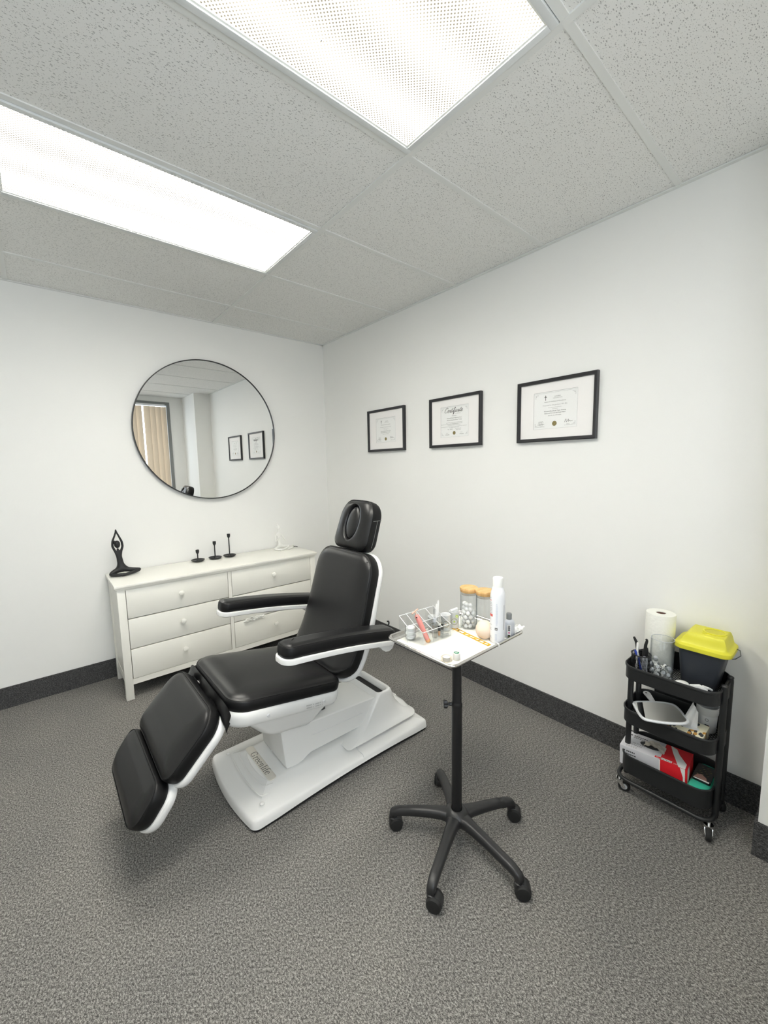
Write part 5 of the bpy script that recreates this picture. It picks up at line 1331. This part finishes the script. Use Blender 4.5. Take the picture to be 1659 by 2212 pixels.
mo = Vector((-.236, -2.956, .4175)); mu = Vector((0, -1, .12)).normalized(); mv = Vector((1, 0, -.03)).normalized(); mv = (mv-mu*mv.dot(mu)).normalized(); mn = mu.cross(mv)*-1
if mn.z < 0: mn = -mn
def HM(a, b, h=0): return mo+mu*a+mv*b+mn*h
outl = [(-0.1078, 0.018), (-0.0978, 0.043), (-0.0557, 0.0801), (-0.0245, 0.1), (0.0057, 0.112), (0.0328, 0.1091), (0.0652, 0.071), (0.0926, 0.025), (0.1098, -0.002), (0.1108, -0.026), (0.0948, -0.05), (0.0487, -0.082), (-0.0017, -0.102), (-0.0298, -0.102), (-0.0592, -0.067), (-0.0926, -0.013)]
O = [(p.x, p.y) for p in catmull([(q[0], q[1], 0) for q in (outl[-1:]+outl+outl[:2])], 4)[4:-5]]
cxm = sum(p[0] for p in O)/len(O); cym = sum(p[1] for p in O)/len(O)
def sc_o(k_): return [(cxm+(p[0]-cxm)*k_, cym+(p[1]-cym)*k_) for p in O]
hm_ = MB().rings([[HM(*p, h) for p in sc_o(k_)] for k_, h in ((.97, -.006), (1, -.003), (1, .002), (.985, .004), (.91, .004), (.90, .002))], True, False)
build('frame', hm_, HMIR, hmr, 50); build('glass', MB().add([HM(*p, .0022) for p in sc_o(.905)], [tuple(range(len(O)))]), MIRROR, hmr, smooth=0)
hl_ = [(-.0516, .078), (-.104, .148), (-.109, .158), (-.109, .169), (-.103, .177), (-.093, .178), (-.081, .167), (-.0366, .0891)]
hh = MB().rings([[HM(*p, h) for p in hl_] for h in (-.003, .001)]); build('handle', hh, HMIR, hmr, 30)
build('hang_hole', MB().rings([[HM(-.0955+.005*cos(2*pi*i/14), .158+.005*sin(2*pi*i/14), h) for i in range(14)] for h in (.0008, .0014)]), INKD, hmr)

# ---- bottom tier: glove box, mint case, dark booklet
gb = thing('glove_box', 'white and red nitrile glove box with gloves pulled out on the bottom trolley tier', 'glove box', (-.19, -2.94, .13))
gM = Matrix.Translation((-.184, -2.944, .1235)) @ Matrix.Rotation(radians(4), 4, 'Z') @ Matrix.Rotation(radians(-2.0), 4, 'X')
gl_, gw_, gh_ = .126, .068, .088
def GP(a, b, h): return gM @ Vector((b, -a, h))     # a along the length towards the viewer side, b depth, h up
gbm = MB().use(SILVERBOX)
gbm.rings([[GP(a, b, h) for a, b in ((-gl_, -gw_), (.028, -gw_), (.028, gw_), (-gl_, gw_))] for h in (0, gh_)])
gbm.use(RED); gbm.rings([[GP(a, b, h) for a, b in ((.028, -gw_), (gl_, -gw_), (gl_, gw_), (.028, gw_))] for h in (0, gh_)])
gbo = build('box', gbm, None, gb, 20)
f = MB().use(STONEW)
o_ = GP(0, -gw_, 0); exg = (GP(1, -gw_, 0)-o_); eyg = (GP(0, -gw_, 1)-o_)
rect(f, o_, exg, eyg, .026, .030, 0, gh_, .0006)
f.use(INKD); text(f, 'Medicom', o_, exg, eyg, .011, 'LEFT', .0006) if False else None
disc(f, o_, exg, eyg, (-.108, .070), .004, .0006, 12); 
for i in range(5): rect(f, o_, exg, eyg, -.099+.007*i, -.094+.007*i, .067, .073, .0006)
for i in range(6): rect(f, o_, exg, eyg, -.108+.008*i, -.102+.008*i, .054, .059, .0006)
f.use(INKL)
for i in range(4): rect(f, o_, exg, eyg, -.108+.008*i, -.102+.008*i, .044, .047, .0006)
f.use(STONEW)
# top face prints
ot = GP(0, 0, gh_); ext = GP(1, 0, gh_)-ot; eyt = GP(0, 1, gh_)-ot
f.use(INK); text(f, 'GLOVES', ot+ext*-.088+eyt*-.022, ext, eyt, .014, 'LEFT', .0008); text(f, 'GANTS', ot+ext*-.092+eyt*-.038, ext, eyt, .014, 'LEFT', .0008)
f.use(INKD); disc(f, ot, ext, eyt, (-.104, .040), .005, .0008, 14)
for i in range(7): rect(f, ot, ext, eyt, -.094+.008*i, -.088+.008*i, .037, .043, .0008)
for i in range(6): rect(f, ot, ext, eyt, -.094+.008*i, -.088+.008*i, .025, .029, .0008)
f.use(INKL)
for r_ in range(4):
    for i in range(5): rect(f, ot, ext, eyt, -.104+.009*i, -.098+.009*i, -.048-.004*r_, -.046-.004*r_, .0008)
f.use(RED); rect(f, ot, ext, eyt, .008, .028, -.062, -.050, .0010)
f.use(STONEW); text(f, 'M', ot+ext*.018+eyt*-.060, ext, eyt, .010, 'CENTER', .0014)
rect(f, ot, ext, eyt, .031, .070, -.062, -.048, .0010); f.use(INKD); text(f, 'NITRILE', ot+ext*.0505+eyt*-.0595, ext, eyt, .0105, 'CENTER', .0014)
f.use(STONEW); text(f, '200', ot+ext*.083+eyt*-.060, ext, eyt, .011, 'CENTER', .0012)
# white flash across the red end
f.add([ot+ext*a+eyt*b+Vector((0, 0, .0009)) for a, b in ((.095, -gw_), (.118, -gw_), (.118, -.03), (.085, .02), (.07, .055), (.045, gw_), (.06, .02))], [(0, 1, 2, 3, 4, 5, 6)])
o2 = GP(0, -gw_, 0)
f.add([place2(o2, exg, eyg, p, .0006) for p in ((.100, gh_), (.118, gh_), (.118, 0), (.112, .02), (.111, .05))], [(0, 1, 2, 3, 4)])
oe = GP(gl_, 0, 0); exe = GP(gl_, 1, 0)-oe; eye = GP(gl_, 0, 1)-oe
f.add([place2(oe, exe, eye, p, .0006) for p in ((-gw_, 0), (-.03, 0), (-.035, .03), (-.022, .06), (-.03, gh_), (-gw_, gh_))], [(0, 1, 2, 3, 4, 5)])
f.use(RED); rect(f, o_, exg, eyg, -.004, .020, .004, .010, .0006)
build('print', f, None, gb, smooth=0)
build('opening', MB().rings([[ot+ext*(-.020+.042*cos(2*pi*i/32))+eyt*(.006+.022*sin(2*pi*i/32))+Vector((0, 0, h)) for i in range(32)] for h in (.0002, .0012)]), INKD, gb)
gv_ = MB(); V = []; F = []
for i in range(13):
    for j in range(9):
        t_ = i/12; u = j/8-.5
        p = ot+ext*(-.045+.080*t_)+eyt*(.006-.004*t_+u*.036*(1+.35*t_))+Vector((0, 0, .002+.016*sin(pi*min(1, t_*1.05))+.004*sin(j*2.2+i*.3)*t_+.003*sin(i*1.7+j)))
        V.append(p)
for i in range(12):
    for j in range(8): a_ = i*9+j; F.append((a_, a_+9, a_+10, a_+1))
n_ = len(V); V += [v-Vector((0, 0, .002)) for v in V]; F += [tuple(reversed([q+n_ for q in f_])) for f_ in F]
gv_.add(V, F); build('pulled_glove', gv_, NITR, gb, 70)
mc = thing('mint_case', 'mint green plastic case at the right end of the bottom trolley tier', 'case', (-.17, -3.115, T3))
mb = MB()
mb.rings([[(x, y, T3+z) for x, y in rr(-.268, -.062, -3.150, -3.074, .028, 7, i_)] for i_, z in ((.006, 0), (.001, .006), (0, .020), (.001, .046), (.005, .053), (.012, .056), (.03, .0575))])
build('body', mb, MINT, mc, 50)
bk = thing('booklet', 'dark glossy booklet lying on the mint green case', 'booklet', (-.155, -3.115, T3+.058))
build('cover', MB().rings([[(x, y, T3+z) for x, y in rr(-.215, -.095, -3.142, -3.080, .008, 5)] for z in (.0585, .0665)]), BCARD, bk, 40)
pr_ = MB().use(SKIN); zz = T3+.0667
pr_.add([(-.205+.02*q[0], -3.085-.05*q[1], zz) for q in ((0, .0), (1.2, .15), (1.8, .4), (1.0, .8), (0, .9))], [(0, 1, 2, 3, 4)])
pr_.use(STONEW); pr_.add([(-.2135, -3.086, zz+.0002), (-.208, -3.086, zz+.0002), (-.204, -3.138, zz+.0002), (-.2135, -3.138, zz+.0002)], [(0, 1, 2, 3)])
build('portrait', pr_, None, bk, smooth=0); pr_ = MB().use(OLIVE)
for i in range(12): x_ = -.18+.07*((i*37) % 12)/12; y_ = -3.088-.042*((i*53) % 12)/12; pr_.add([(x_, y_, zz+.0001), (x_+.006, y_-.003, zz+.0001), (x_+.004, y_-.010, zz+.0001)], [(0, 1, 2)])
build('pattern', pr_, None, bk, smooth=0)
